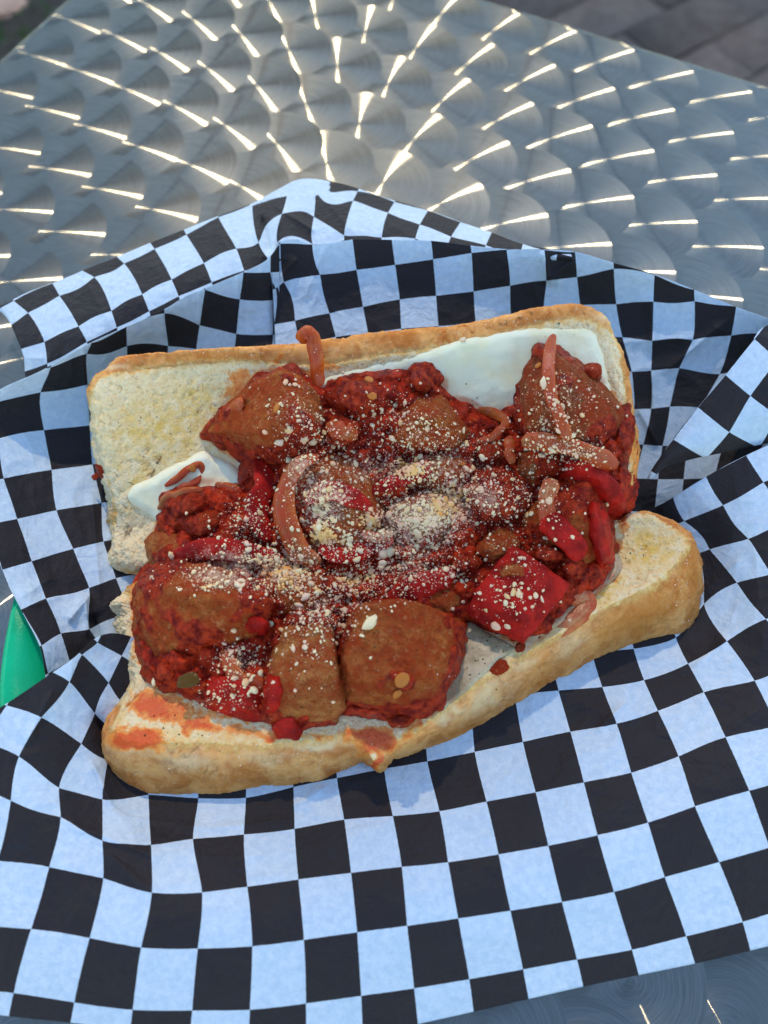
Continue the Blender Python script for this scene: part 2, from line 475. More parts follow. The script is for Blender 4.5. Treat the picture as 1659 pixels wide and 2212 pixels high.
def mat_pepper():
    m = Mat('red_pepper')
    g = m.pos()
    c = m.mix(m.ramp(m.noise(1.8, 4, .6, vec=g), .35, .65), (.24, .004, .002), (.50, .012, .005))
    c = m.mix(m.ramp(m.noise(3.2, 5, .7, vec=g), .62, .75), c, (.42, .05, .012))
    c, f = food_common(m, c, g, 0)
    m.p(Base_Color=c, Roughness=m.math('ADD', m.math('MULTIPLY_ADD', m.noise(12, 4, vec=g), .3, .14), m.math('MULTIPLY', f, .3)))
    m.p(Normal=m.bump(m.math('ADD', m.noise(3.5, 5, .6, vec=g), m.math('MULTIPLY', m.noise(28, 3, .6, vec=g), .25)), .06, .6))
    m.b.inputs['Specular IOR Level'].default_value = .04
    m.b.inputs['Subsurface Weight'].default_value = .15
    m.b.inputs['Subsurface Radius'].default_value = (.3, .03, .02)
    m.b.inputs['Coat Weight'].default_value = .4; m.b.inputs['Coat Roughness'].default_value = .2; m.b.inputs['Coat IOR'].default_value = 1.33
    m.set(m.b.inputs['Coat Normal'], m.bump(m.math('ADD', m.noise(5, 4, .6, vec=g), m.noise(14, 3, .6, vec=g)), .10, 1.0))
    return m.m

def mat_onion(name, ca, cb):
    m = Mat(name)
    g = m.pos(); s = m.attr('across')
    st = m.noise(1.0, 3, .6, vec=m.n('CombineXYZ', {0: m.math('MULTIPLY', s, 9.0), 1: m.math('MULTIPLY', m.attr('along'), 1.2), 2: m.n('ObjectInfo').outputs['Random']}).outputs[0])
    c = m.mix(m.ramp(st, .34, .66), ca, cb)
    c = m.mix(m.math('MULTIPLY', m.ramp(s, .34, .06), .75), c, (.62, .13, .012))
    c = m.mix(m.math('MULTIPLY', m.ramp(m.noise(1.6, 6, .75, vec=g), .38, .58), .85), c, (.44, .045, .006))
    c = m.mix(m.math('MULTIPLY', m.ramp(s, .70, .98), .6), c, (.40, .05, .008))
    c, f = food_common(m, c, g, 0)
    m.p(Base_Color=c, Roughness=m.math('MULTIPLY_ADD', f, .3, .22))
    m.p(Normal=m.bump(m.math('ADD', st, m.math('MULTIPLY', m.noise(9, 4, .6, vec=g), .6)), .03, .6))
    m.b.inputs['Subsurface Weight'].default_value = .2
    m.b.inputs['Subsurface Radius'].default_value = (.3, .08, .03)
    m.b.inputs['Specular IOR Level'].default_value = .25
    return m.m

def mat_cheese():
    m = Mat('melted_cheese')
    g = m.pos(False); st = m.attr('stain')
    c = m.mix(m.ramp(m.noise(1.2, 3, .5, vec=g), .35, .65), (.97, .84, .50), (.99, .90, .60))
    sn = m.math('ADD', st, m.math('MULTIPLY', m.math('SUBTRACT', m.noise(3.5, 5, .7, vec=g), .5), .5))
    c = m.mix(m.math('MULTIPLY', m.ramp(sn, .3, .8), .75), c, (.66, .26, .10))
    m.p(Base_Color=c, Roughness=m.math('MULTIPLY_ADD', m.noise(5, 3, vec=g), .2, .35))
    m.b.inputs['Specular IOR Level'].default_value = .2
    m.p(Normal=m.bump(m.noise(1.0, 4, .5, vec=g), .25, .5))
    m.b.inputs['Subsurface Weight'].default_value = .5
    m.b.inputs['Subsurface Radius'].default_value = (.5, .4, .3)
    return m.m

def mat_watery():
    m = Mat('runny_cheese')
    g = m.pos(False)
    c = m.mix(m.ramp(m.noise(2, 5, .7, vec=g), .35, .65), (.36, .27, .13), (.60, .47, .27))
    c = m.mix(m.ramp(m.noise(8, 2, .6, vec=g), .64, .69), c, (.05, .06, .02))
    c = m.mix(m.math('MULTIPLY', m.attr('stain'), m.ramp(m.noise(3, 5, .7, vec=g), .35, .6)), c, (.52, .11, .03))
    m.p(Base_Color=c, Roughness=.3); m.b.inputs['Specular IOR Level'].default_value = .2
    m.p(Normal=m.bump(m.math('ADD', m.noise(5, 4, .6, vec=g), m.math('MULTIPLY', m.ramp(m.voro(9, vec=g), .32, .1), .6)), .02, .4))
    m.b.inputs['Subsurface Weight'].default_value = .3
    m.b.inputs['Subsurface Radius'].default_value = (.3, .2, .1)
    return m.m

def mat_grain(name, ca, cb):
    m = Mat(name)
    r = m.n('ObjectInfo').outputs['Random']
    g = m.pos(False)
    rr = m.math('ADD', m.math('MULTIPLY', r, .6), m.math('MULTIPLY', m.noise(2.5, 2, vec=g), .5))
    c = m.mix(m.ramp(rr, .2, .8), ca, cb)
    c = m.mix(m.math('MULTIPLY', m.ramp(m.noise(1.7, 4, .7, vec=m.n('NewGeometry').outputs['Position']), .44, .62), .6), c, (.92, .50, .34))
    m.p(Base_Color=c, Roughness=.5, Normal=m.bump(m.noise(30, 3, vec=g), .02, .5))
    m.b.inputs['Subsurface Weight'].default_value = .35
    m.b.inputs['Subsurface Radius'].default_value = (.08, .06, .04)
    return m.m

def mat_leaf():
    m = Mat('leaf')
    g = m.pos()
    m.p(Base_Color=m.mix(m.noise(.3, 3, vec=g), (.02, .05, .01), (.06, .11, .025)), Roughness=.5)
    return m.m

MP = mat_paper(); MT = mat_tabletop(); MG = mat_green(); MST = mat_stone(); MB = mat_bread()
MS = [mat_sausage('sausage_light', .57), mat_sausage('sausage_sauced', .48), mat_sausage('sausage_dark', .52, (.36, .105, .028), (.19, .040, .012)), mat_sausage('sausage_pale', .60, (.64, .25, .06), (.44, .13, .028))]
MSC = mat_sauce(); MPE = mat_pepper()
MO = mat_onion('onion_amber', (.26, .062, .010), (.46, .155, .034)); MO2 = mat_onion('onion_pale', (.42, .165, .05), (.60, .32, .13)); MO3 = mat_onion('onion_orange', (.38, .048, .006), (.54, .11, .018))
MCH = mat_cheese(); MW = mat_watery()
MGR = mat_grain('parmesan', (.94, .58, .22), (.98, .77, .42)); MGO = mat_grain('parmesan_oily', (.95, .34, .05), (.97, .56, .17)); MPW = mat_grain('parmesan_powder', (.96, .68, .40), (.98, .82, .56))
MSEED = mat_simple('pepper_seed', (.52, .17, .025), .3, 0, Subsurface_Weight=.3)
MHERB = mat_simple('dried_herb', (.03, .035, .012), .6)
MOLIVE = mat_simple('green_pepper', (.11, .052, .006), .25)
MLEAF = mat_leaf(); MPETAL = mat_simple('petal', (.6, .38, .25), .6)

# ------------------------------------------------------------------ ground and paving
GZ = -74.0
gme = make_mesh('ground', [(-3000, -3000, GZ + .9), (3000, -3000, GZ + .9), (3000, 3000, GZ + .9), (-3000, 3000, GZ + .9)], [(0, 1, 2, 3)], [MST])
tag(link('ground', gme), kind='structure')
pave = tag(empty('pavement', (60, 150, GZ - 1.4)), kind='structure')
def stone_mesh(k):
    bm = bmesh.new(); r_ = random.Random(k)
    bmesh.ops.create_cube(bm, size=1)
    bmesh.ops.scale(bm, vec=(23.1, 11.5, 3), verts=bm.verts)
    bmesh.ops.bevel(bm, geom=bm.edges[:], offset=.35, segments=2, profile=.6, affect='EDGES')
    bmesh.ops.translate(bm, vec=(0, 0, 1.5), verts=bm.verts)
    for v in bm.verts: v.co += Vector((r_.uniform(-.3, .3), r_.uniform(-.25, .25), r_.uniform(-.15, .15)))
    me = bpy.data.meshes.new('paving_stone'); bm.to_mesh(me); bm.free(); me.materials.append(MST)
    for p in me.polygons: p.use_smooth = True
    return me
SM = [stone_mesh(k) for k in range(4)]
ca, sa_ = math.cos(.62), math.sin(.62)
for i in range(-5, 7):
    for j in range(-7, 9):
        x = i * 23.4 + (11.7 if j % 2 else 0); y = j * 11.8
        X, Y = x * ca - y * sa_, x * sa_ + y * ca
        wx, wy = 60 + X, 150 + Y
        u, v = PX((wx, wy, GZ))
        if not (900 < u < 1950 and -260 < v < 420): continue
        o = link('paving_stone', SM[random.randrange(4)], pave)
        o.location = (X, Y, random.uniform(-.15, .25)); o.rotation_euler = (random.uniform(-.01, .01), random.uniform(-.01, .01), .62 + random.uniform(-.015, .015))

# ------------------------------------------------------------------ shrub beyond the table corner
def shrub():
    c = W(-10, 0, GZ)
    root = tag(empty('shrub', (c[0], c[1], GZ)), 'dark green shrub with a few pale blooms beyond the left edge of the steel table', 'shrub')
    V, F = [], []
    r_ = np.random.default_rng(3)
    for k in range(5200):
        p = r_.normal(size=3) * np.array([30, 26, 9]) + np.array([-4, 2, 22]); p[2] = abs(p[2])
        s = r_.uniform(1.4, 3.2); d1 = r_.normal(size=3); d1 /= np.linalg.norm(d1); d2 = np.cross(d1, r_.normal(size=3)); d2 /= np.linalg.norm(d2)
        b0 = len(V); n_ = np.cross(d1, d2)
        V += [p, p + d1 * s * .5 + d2 * s * .3 + n_ * .2, p + d1 * s * 1.3, p + d1 * s * .5 - d2 * s * .3 + n_ * .2]; F.append((b0, b0 + 1, b0 + 2, b0 + 3))
    me = make_mesh('leaves', V, F, [MLEAF], smooth=False); tag(link('leaves', me, root), kind='stuff')
    V, F = [], []
    for k in range(14):
        a0 = r_.uniform(0, 6.28); e1 = np.array([math.cos(a0) * 24 - 14, math.sin(a0) * 20 + 14, r_.uniform(20, 34)])
        P = catmull(np.array([[-8, 8, 0], [-10, 10, 8], (e1 + [-12, 12, 10]) / 2, e1]), 8)
        for q in range(8):
            for w in range(5):
                V.append(P[q] + np.array([math.cos(w * 1.257), math.sin(w * 1.257), 0]) * (.7 - q * .07))
        b0 = k * 40
        for q in range(7):
            for w in range(5): F.append((b0 + q * 5 + w, b0 + q * 5 + (w + 1) % 5, b0 + q * 5 + 5 + (w + 1) % 5, b0 + q * 5 + 5 + w))
    link('stems', make_mesh('stems', V, F, [mat_simple('bark', (.09, .055, .03), .8)]), root)
    for (u, v, s) in ((21, 16, 2.6), (26, 22, 2.2), (10, 33, 1.8), (16, 12, 1.6)):
        p = W(u, v, GZ + 36) - c; V, F = [], []
        for k in range(7):
            a0 = k * .9; dr = np.array([math.cos(a0), math.sin(a0), .35]); tn = np.array([-math.sin(a0), math.cos(a0), 0])
            q = np.array([p[0], p[1], 36]); b0 = len(V)
            V += [q, q + dr * s * .6 + tn * s * .35, q + dr * s * 1.1, q + dr * s * .6 - tn * s * .35]; F.append((b0, b0 + 1, b0 + 2, b0 + 3))
        link('bloom', make_mesh('bloom', V, F, [MPETAL]), root)
shrub()

# ------------------------------------------------------------------ tree ahead to the left, mirrored dimly in the steel
def tree(x, y, hc, sp, seed, label):
    r_ = np.random.default_rng(seed)
    root = tag(empty('tree', (x, y, GZ)), label, 'tree', 'trees beyond the table')
    k_ = hc / 430.0; root.scale = (sp, sp, k_)
    P = catmull(np.array([[0, 0, 0], [6, -4, 110], [-8, 4, 220], [4, 0, 330], [10, 6, 430]]), 24); V = []
    for q in range(24):
        for w in range(10): V.append(P[q] + np.array([math.cos(w * .6283), math.sin(w * .6283), 0]) * (15 - q * .55) * (1 + .08 * math.sin(w * 3)))
    link('trunk', make_mesh('trunk', V, grid_faces(24, 10, True), [mat_simple('tree_bark', (.08, .055, .035), .9)]), root)
    for k in range(9):
        a0 = k * 2.4; b = P[10 + k]; L = r_.uniform(90, 170)
        e1 = b + np.array([math.cos(a0) * L, math.sin(a0) * L, r_.uniform(50, 110)]); Q = catmull(np.array([b, (b + e1) / 2 + [0, 0, -12], e1]), 9); V = []
        for q in range(9):
            for w in range(6): V.append(Q[q] + np.array([math.cos(w * 1.047), math.sin(w * 1.047) * .7, math.sin(w * 1.047) * .7]) * (6.5 - q * .6))
        link('limb', make_mesh('limb', V, grid_faces(9, 6, True), [MLEAF if False else mat_simple('limb_bark', (.08, .055, .035), .9)]), root)
    cl = [(r_.normal(size=3) * np.array([110, 100, 85]) + np.array([0, 0, 430])) for _ in range(46)]
    N_ = 9000; c_ = np.array([cl[i] for i in r_.integers(46, size=N_)]) + r_.normal(size=(N_, 3)) * np.array([34, 34, 24])
    d1 = r_.normal(size=(N_, 3)); d1 /= np.linalg.norm(d1, axis=1, keepdims=True); d2 = np.cross(d1, r_.normal(size=(N_, 3))); d2 /= np.linalg.norm(d2, axis=1, keepdims=True)
    s = r_.uniform(6, 12, (N_, 1)); V = np.stack([c_, c_ + d1 * s * .5 + d2 * s * .32, c_ + d1 * s, c_ + d1 * s * .5 - d2 * s * .32], 1).reshape(-1, 3)
    o = link('crown', make_mesh('crown', V, np.arange(N_ * 4).reshape(-1, 4), [MLEAF], smooth=False), root); tag(o, kind='stuff')
tree(-330, 420, 430, 1.0, 12, 'leafy green tree standing beyond the far left corner of the table')
tree(-70, 640, 440, 1.05, 13, 'leafy green tree straight ahead beyond the table')
tree(170, 760, 430, .8, 14, 'smaller leafy tree ahead and to the right beyond the table')

# ------------------------------------------------------------------ steel table
CORNER = np.array([-11.13, 45.52]); AX = np.array([.8918, -.4525]); BX = np.array([-.4525, -.8918])
def table():
    bm = bmesh.new()
    Lx, Ly, th, r = 70.0, 70.0, 3.0, .75
    # profile from the underside, round the rolled edge, to the top; swept round the square
    prof = [(-.9, -th), (0.0, -th)] + [(0.0, -r)] + [(r - r * math.cos(t), -r + r * math.sin(t)) for t in np.linspace(.16, math.pi / 2, 9)]
    prof = [(p[0], p[1]) for p in prof]
    prof[0] = (1.4, -th)
    rings = []
    for (inset, z) in prof:
        ring = []; cr = 1.6
        for (cx, cy, a0) in ((0, 0, math.pi), (Lx, 0, -math.pi / 2), (Lx, Ly, 0), (0, Ly, math.pi / 2)):
            ox = cr if cx == 0 else Lx - cr; oy = cr if cy == 0 else Ly - cr
            rr = cr - inset
            for q in range(9):
                a1 = a0 + q * math.pi / 16
                ring.append(bm.verts.new((ox + rr * math.cos(a1), oy + rr * math.sin(a1), z)))
        rings.append(ring)
    for k in range(len(rings) - 1):
        for q in range(len(rings[0])):
            q2 = (q + 1) % len(rings[0])
            bm.faces.new((rings[k][q], rings[k][q2], rings[k + 1][q2], rings[k + 1][q]))
    bm.faces.new(rings[-1]); bm.faces.new(list(reversed(rings[0])))
    bmesh.ops.recalc_face_normals(bm, faces=bm.faces)
    me = bpy.data.meshes.new('tabletop'); bm.to_mesh(me); bm.free()
    for p in me.polygons: p.use_smooth = len(p.vertices) == 4
    me.materials.append(MT)
    root = tag(empty('steel_table', (CORNER[0], CORNER[1], 0)), 'brushed stainless steel table with overlapping swirl polish and a rolled edge', 'table')
    root.rotation_euler = (0, 0, math.atan2(AX[1], AX[0]))
    o = link('tabletop', me, root); o.scale = (1, -1, 1)
    for p in me.polygons: p.flip() if hasattr(p, 'flip') else None
    # pedestal under the middle
    V, F = [], []
    for k, (rr, z) in enumerate(((2.6, -th), (2.6, -70), (21, -72), (22, -74))):
        for q in range(24): V.append((35 + rr * math.cos(q * math.pi / 12), -35 + rr * math.sin(q * math.pi / 12), z))
    for k in range(3):
        for q in range(24): F.append((k * 24 + q, k * 24 + (q + 1) % 24, k * 24 + 24 + (q + 1) % 24, k * 24 + 24 + q))
    link('pedestal', make_mesh('pedestal', V, F, [mat_simple('cast_iron', (.03, .03, .03), .5, .6)]), root)
table()


# ------------------------------------------------------------------ checked paper, folded sheet by sheet
# corners of the printed squares where they lie on each fold of the sheet: (column, row, u, v)
def c7(L): return [(i, j, .5 * x, 378 + .5 * y) for i, j, x, y in L]
def c8(L): return [(i, j, 829.5 + .5 * x, 378 + .5 * y) for i, j, x, y in L]
def c9(L): return [(i, j, .5 * x, 1512 + .5 * y) for i, j, x, y in L]
def c10(L): return [(i, j, 829.5 + .5 * x, 1512 + .5 * y) for i, j, x, y in L]
def c11(L): return [(i, j, .2442 * x, 1026 + .2442 * y) for i, j, x, y in L]
def c12(L): return [(i, j, 1295.9 + .2686 * x, 972 + .2686 * y) for i, j, x, y in L]
QF = c9([(0,0,178,75),(1,0,350,190),(2,0,465,262),(0,1,83,245),(1,1,255,380),(2,1,443,430),(3,1,641,411),(4,1,857,425),(5,1,1063,423),(6,1,1268,377),(7,1,1456,338),
 (0,2,47,435),(1,2,262,508),(2,2,443,608),(3,2,652,628),(4,2,834,602),(5,2,1054,582),(6,2,1273,558),(7,2,1487,518),
 (0,3,-8,693),(1,3,213,722),(2,3,447,770),(3,3,656,832),(4,3,873,832),(5,3,1069,808),(6,3,1289,777),(7,3,1517,748),
 (0,4,-115,965),(1,4,135,990),(2,4,388,1028),(3,4,610,1068),(4,4,855,1073),(5,4,1090,1063),(6,4,1313,1036),(7,4,1543,1003),
 (1,5,60,1265),(2,5,322,1305),(3,5,574,1337),(4,5,831,1340),(5,5,1080,1337),(6,5,1322,1310),(7,5,1560,1277),(0,5,-200,1235),(3,6,540,1610),(5,6,1070,1610),(-1,2,-160,360)])
QF += c10([(8,1,0,298),(9,1,188,266),(10,1,392,225),(11,1,600,182),(12,1,805,138),(13,1,1005,103),(14,1,1183,48),
 (9,0,178,60),(10,0,378,22),(11,0,563,-20),
 (8,2,38,503),(9,2,240,482),(10,2,443,440),(11,2,655,400),(12,2,863,357),(13,2,1068,315),(14,2,1273,245),(15,2,1475,162),
 (8,3,77,722),(9,3,277,702),(10,3,495,668),(11,3,710,630),(12,3,922,585),(13,3,1140,530),(14,3,1343,460),(15,3,1577,392),
 (8,4,100,975),(9,4,320,943),(10,4,545,910),(11,4,768,872),(12,4,993,828),(13,4,1212,765),(14,4,1447,700),(15,4,1665,637),
 (8,5,130,1245),(9,5,368,1205),(10,5,600,1163),(11,5,833,1120),(12,5,1070,1078),(13,5,1305,1020),(14,5,1548,958),(9,6,400,1465)])
QF += c12([(14,0,355,1853),(15,0,710,1720),(16,0,1020,1540),(17,0,1335,1362),(15,1,835,1950),(16,1,1243,1858),(14,-1,270,1600),(15,-1,610,1510),(16,-1,838,1240),(17,-1,1103,1068),
 (18,-1,1380,1000),(16,-2,790,835),(17,-2,883,800),(18,-2,1195,715),(17,-3,680,570),(18,-3,990,445),(19,-3,1315,262),(17,-4,565,290),(18,-4,850,205),(19,-4,1175,45),(20,-4,1480,-120)])
QF += c11([(0,-1,612,1830),(1,-1,838,2105),(0,-2,725,1590),(1,-2,960,1840),(0,-3,860,1480),(1,-3,1075,1600),(2,-2,1060,1990),(-1,0,60,2040)])
QB = c8([(0,0,48,388),(1,0,212,364),(2,0,378,337),(3,0,530,322),(4,0,692,324),(5,0,825,332),
 (0,1,68,538),(1,1,225,522),(2,1,387,503),(3,1,545,478),(4,1,702,455),(5,1,834,440),(6,1,993,405),(7,1,1169,431),(8,1,1340,495),
 (0,2,75,665),(4,2,690,572),(6,2,1003,558),(7,2,1163,548),(8,2,1342,545),(9,2,1522,568),(10,2,1700,625),
 (6,3,1030,702),(7,3,1158,716),(8,3,1333,712),(9,3,1500,693),(10,3,1660,690),(6,4,1070,850),(7,4,1155,845),(8,4,1275,835),(9,4,1450,860),
 (6,5,1080,1012),(7,5,1155,1010),(8,5,1235,1001),(9,5,1372,1005),(7,6,1120,1165),(8,6,1203,1170)])
QB += c7([(-1,0,1540,410),(-2,0,1382,431),(-3,0,1227,463),(-1,1,1568,570),(-2,1,1423,598),(-3,1,1275,630),(-1,-1,1523,278),(-2,-1,1350,300),(-3,-1,1210,297),(-2,2,1450,700),(-4,1,1185,645),(-4,0,1190,490)])
QL = c7([(0,0,1050,420),(1,0,1168,420),(-1,1,885,495),(0,1,1035,537),(1,1,1180,541),(-3,2,545,655),(-2,2,709,597),(-1,2,862,648),(0,2,1022,687),(1,2,1178,690),
 (-4,3,374,772),(-5,3,218,830),(-3,3,548,738),(-2,3,725,738),(-1,3,849,753),(-4,2,395,724),(-5,4,175,938),(-4,4,378,905),(-6,4,-20,982),(-6,5,-10,1140),(-5,5,190,1103),(-4,5,388,1081),
 (-6,6,15,1312),(-5,6,222,1275),(-4,6,400,1252)])
QL += c11([(-6,7,150,390),(-5,7,500,314),(-4,7,895,250),(-7,8,20,840),(-6,8,279,765),(-5,8,648,655),(-4,8,915,590),(-7,7,-90,440),(-7,9,185,1193),(-6,9,405,1096),(-5,9,788,1000),(-4,9,1025,915),
 (-7,10,365,1510),(-6,10,537,1405),(-5,10,790,1365),(-4,10,1150,1230),(-6,11,612,1645),(-5,11,870,1480)])
QC = c7([(0,0,60,545),(1,0,227,469),(2,0,357,414),(3,0,502,352),
 (0,1,122,597),(1,1,258,523),(2,1,408,443),(3,1,537,384),(4,1,668,321),(5,1,806,259),(6,1,944,184),(7,1,1090,128),
 (0,2,193,722),(1,2,340,655),(2,2,482,588),(3,2,615,517),(4,2,742,453),(5,2,881,382),(6,2,1021,320),(7,2,1118,292),
 (0,3,205,815),(1,3,376,722),(2,3,505,660),(3,3,645,590),(4,3,772,525),(5,3,915,465),(6,3,1055,415),(7,3,1165,375),
 (8,1,1240,92),(9,1,1365,70),(8,2,1218,170),(9,2,1356,182),(10,1,1525,113),(10,2,1487,262),(9,0,1405,66),(10,0,1545,72),(8,3,1198,295),(9,3,1350,300)])
QC += c8([(11,1,17,165),(11,0,45,118),(12,0,190,155),(13,0,330,205),(14,0,465,250),(15,0,600,300),(12,1,155,216),(13,1,290,268),(14,1,440,305),(11,2,-10,272),(12,2,135,277)])
QR = c8([(0,0,1475,865),(0,1,1357,1005),(0,2,1250,1143),(1,0,1582,955),(1,1,1490,1110),(1,2,1390,1225),(0,-1,1600,710),(2,0,1700,1040),(2,1,1620,1180),(1,-1,1700,800)])

def sheet_uv(Q):
    return tps_fit([(q[2], q[3]) for q in Q], [(q[0], q[1]) for q in Q], 2e-5)

def crease(u, v, seg, h, w):
    """a straight pinched fold along a segment"""
    (x1, y1, x2, y2) = seg
    dx, dy = x2 - x1, y2 - y1; L = math.hypot(dx, dy)
    t = ((u - x1) * dx + (v - y1) * dy) / L ** 2
    d = ((u - x1) * dy - (v - y1) * dx) / L
    return h * np.exp(-np.abs(d) / w) * smooth01(np.clip((t + .15) / .3, 0, 1)) * smooth01(np.clip((1.15 - t) / .3, 0, 1))

PV, PF, PU, PB = [], [], [], []
def patch(rows, uvf, nc, nr, seed, amp=.05, creases=(), border=None, curl=0):
    """rows: list of rows of (u, v, z)"""
    R = np.array([catmull(r, nc) for r in rows])                       # rows x nc x 3
    G = np.stack([catmull(R[:, k], nr) for k in range(nc)], 1)         # nr x nc x 3
    u, v, z = G[..., 0], G[..., 1], G[..., 2]
    uv = uvf(u, v)
    q = np.stack([u / 60.0, v / 60.0, u * 0 + seed], -1)
    qw = q + .35 * np.stack([fbm(q, .5, 2, seed + 21), fbm(q, .5, 2, seed + 22), q[..., 0] * 0], -1)
    wr = amp * 2.8 * (.45 - np.abs(vn(qw, .45, seed)) ** .7) + amp * 1.5 * (.4 - np.abs(vn(qw, 1.1, seed + 5)) ** .8) + amp * .5 * fbm(q, .35, 3, seed + 9) + amp * .55 * (.4 - np.abs(vn(qw, 2.3, seed + 15)) ** .8)
    z = z + wr
    for (s, h, w) in creases: z = z + crease(u, v, s, h, w)
    V = W(u, v, z).reshape(-1, 3)
    base = sum(len(x) for x in PV)
    PV.append(V); PF.append(grid_faces(nr, nc) + base); PU.append(uv.reshape(-1, 2))
    PB.append((border(u, v) if border is not None else np.zeros(u.shape)).ravel())

# front sheet
fr = [
 [(-110,1590,2.7),(0,1529,2.9),(146,1431,3.0),(242,1368,2.4),(420,1420,1.0),(700,1450,.8),(1000,1380,.8),(1250,1250,.85),(1380,1120,1.1),(1443,1081,1.7),(1530,1027,2.6),(1611,984,3.0),(1740,925,3.4)],
 [(-100,1670,2.6),(0,1640,2.7),(90,1600,2.6),(185,1560,1.9),(310,1660,1.0),(640,1620,.85),(960,1540,.85),(1230,1400,.85),(1450,1260,.9),(1520,1180,1.3),(1585,1130,2.2),(1650,1090,2.7),(1760,1050,2.9)],
 [(-90,1770,2.5),(0,1760,2.6),(100,1740,2.4),(215,1715,1.6),(345,1760,1.15),(670,1740,1.1),(980,1660,1.05),(1250,1540,1.05),(1480,1390,1.0),(1560,1290,1.3),(1620,1230,2.0),(1680,1190,2.5),(1790,1150,2.6)],
 [(-80,1880,2.3),(0,1880,2.4),(115,1860,2.3),(235,1830,2.0),(410,1860,1.75),(700,1850,1.7),(1000,1780,1.65),(1280,1670,1.6),(1510,1540,1.6),(1610,1440,1.7),(1670,1360,2.1),(1740,1310,2.3),(1830,1260,2.4)],
 [(-80,2060,2.),(0,2060,2.),(120,2040,2.1),(260,2020,2.2),(440,2020,2.2),(720,2005,2.15),(1020,1950,2.1),(1320,1850,2),(1560,1740,2),(1680,1660,2),(1760,1600,2),(1840,1540,2.2),(1900,1500,2.3)],
 [(-80,2180,1.3),(0,2192,1.3),(130,2206,1.3),(270,2222,1.3),(450,2245,1.3),(720,2245,1.1),(904,2211,1.0),(1262,2130,.9),(1500,2081,.9),(1624,2052,.9),(1720,2028,.9),(1790,2010,1.0),(1890,1985,1.1)]]
patch(fr, sheet_uv(QF), 420, 330, 3, .036, [
 ((200,1650,240,1740), .18, 10), ((130,1770,330,1850), .14, 16), ((240,1850,330,1930), .14, 14), ((205,1545,262,1660), -.35, 14), ((330,1830,330,2000), .09, 14),
 ((1290,1580,1350,1520), .12, 8), ((1180,1480,1340,1560), .12, 12), ((1520,1280,1600,1210), .10, 22), ((1500,1440,1570,1380), .14, 14),
 ((640,1740,700,1700), .15, 8), ((830,1740,850,1850), .07, 18), ((1550,1590,1659,1520), .10, 24), ((60,1600,110,1500), .18, 12), ((250,1760,450,1790), .08, 18), ((450,1790,640,1770), .09, 14)])
# left inner wall of the lining
lo = [(105,1500,2.5),(98,1461,2.7),(86,1397,2.9),(46,1318,3.0),(12,1251,3.05),(-12,1180,3.2),(-45,1080,3.3),(-60,960,3.5),(-55,885,3.6),(0,841,3.8),(90,800,3.9),(190,743,4.0),(345,673,4.1),(400,640,4.2),(442,623,4.2),(525,588,4.4),(575,562,4.6),(603,528,4.7)]
li = [(260,1440,1.4),(290,1400,1.0),(300,1350,.9),(310,1290,.9),(310,1240,.9),(310,1180,.95),(300,1090,1.0),(280,1000,1.1),(262,930,1.3),(265,880,1.6),(290,840,1.8),(340,815,2.0),(400,805,2.2),(450,800,2.3),(500,800,2.4),(550,800,2.5),(580,800,2.6),(604,800,2.7)]
def between(o, i, ts, sag):
    o, i = np.array(o, float), np.array(i, float)
    out = []
    for t in ts:
        p = o * (1 - t) + i * t; p[:, 2] -= sag * math.sin(math.pi * t); out.append(p)
    return out
patch(between(lo, li, (0, .25, .5, .75, 1), .35), sheet_uv(QL), 520, 200, 21, .04, [
 ((150,1340,190,1290), .30, 9), ((185,1300,190,1370), .22, 7), ((45,1290,110,1250), .12, 14), ((200,1080,215,1290), .14, 16), ((110,1000,230,990), -.12, 14), ((60,1310,130,1290), .10, 10),
 ((180,740,190,920), .12, 9), ((350,660,360,770), .12, 8), ((432,625,430,700), .10, 8), ((515,580,512,760), .14, 9), ((590,600,596,760), -.2, 9), ((200,1330,220,1380), -.25, 10)])
# right inner wall
bo = [(586,560,4.55),(603,524,4.65),(640,516,4.75),(672,527,4.7),(720,524,4.7),(761,517,4.7),(845,518,4.6),(930,520,4.6),(1012,530,4.6),(1095,538,4.6),(1175,539,4.6),(1242,544,4.5),(1327,568,4.4),(1415,593,4.3),(1500,626,4.2),(1590,663,4.1),(1659,688,4.0),(1760,730,3.8),(1760,900,3.2),(1660,1020,2.4),(1540,1100,1.6),(1450,1150,1.1)]
bi = [(598,800,2.7),(605,800,2.7),(640,795,2.7),(672,790,2.7),(720,785,2.7),(760,780,2.7),(840,775,2.7),(920,765,2.7),(980,760,2.7),(1050,750,2.7),(1120,740,2.7),(1170,735,2.7),(1220,730,2.6),(1260,740,2.5),(1290,790,2.3),(1310,850,2.0),(1330,900,1.7),(1335,960,1.5),(1340,1010,1.2),(1340,1060,1.1),(1345,1090,.95),(1370,1120,.9)]
patch(between(bo, bi, (0, .25, .5, .75, 1), .3), sheet_uv(QB), 520, 180, 33, .03, [
 ((1170,545,1190,610), .16, 8), ((1185,600,1240,560), .14, 10), ((1405,640,1407,760), .14, 12), ((1330,740,1500,730), .12, 14), ((1410,800,1415,940), .16, 10), ((1440,800,1560,700), .16, 12), ((1378,880,1420,960), .14, 9),
 ((605,600,640,560), .12, 9), ((660,640,700,540), .08, 12), ((1098,560,1106,640), .08, 9)])
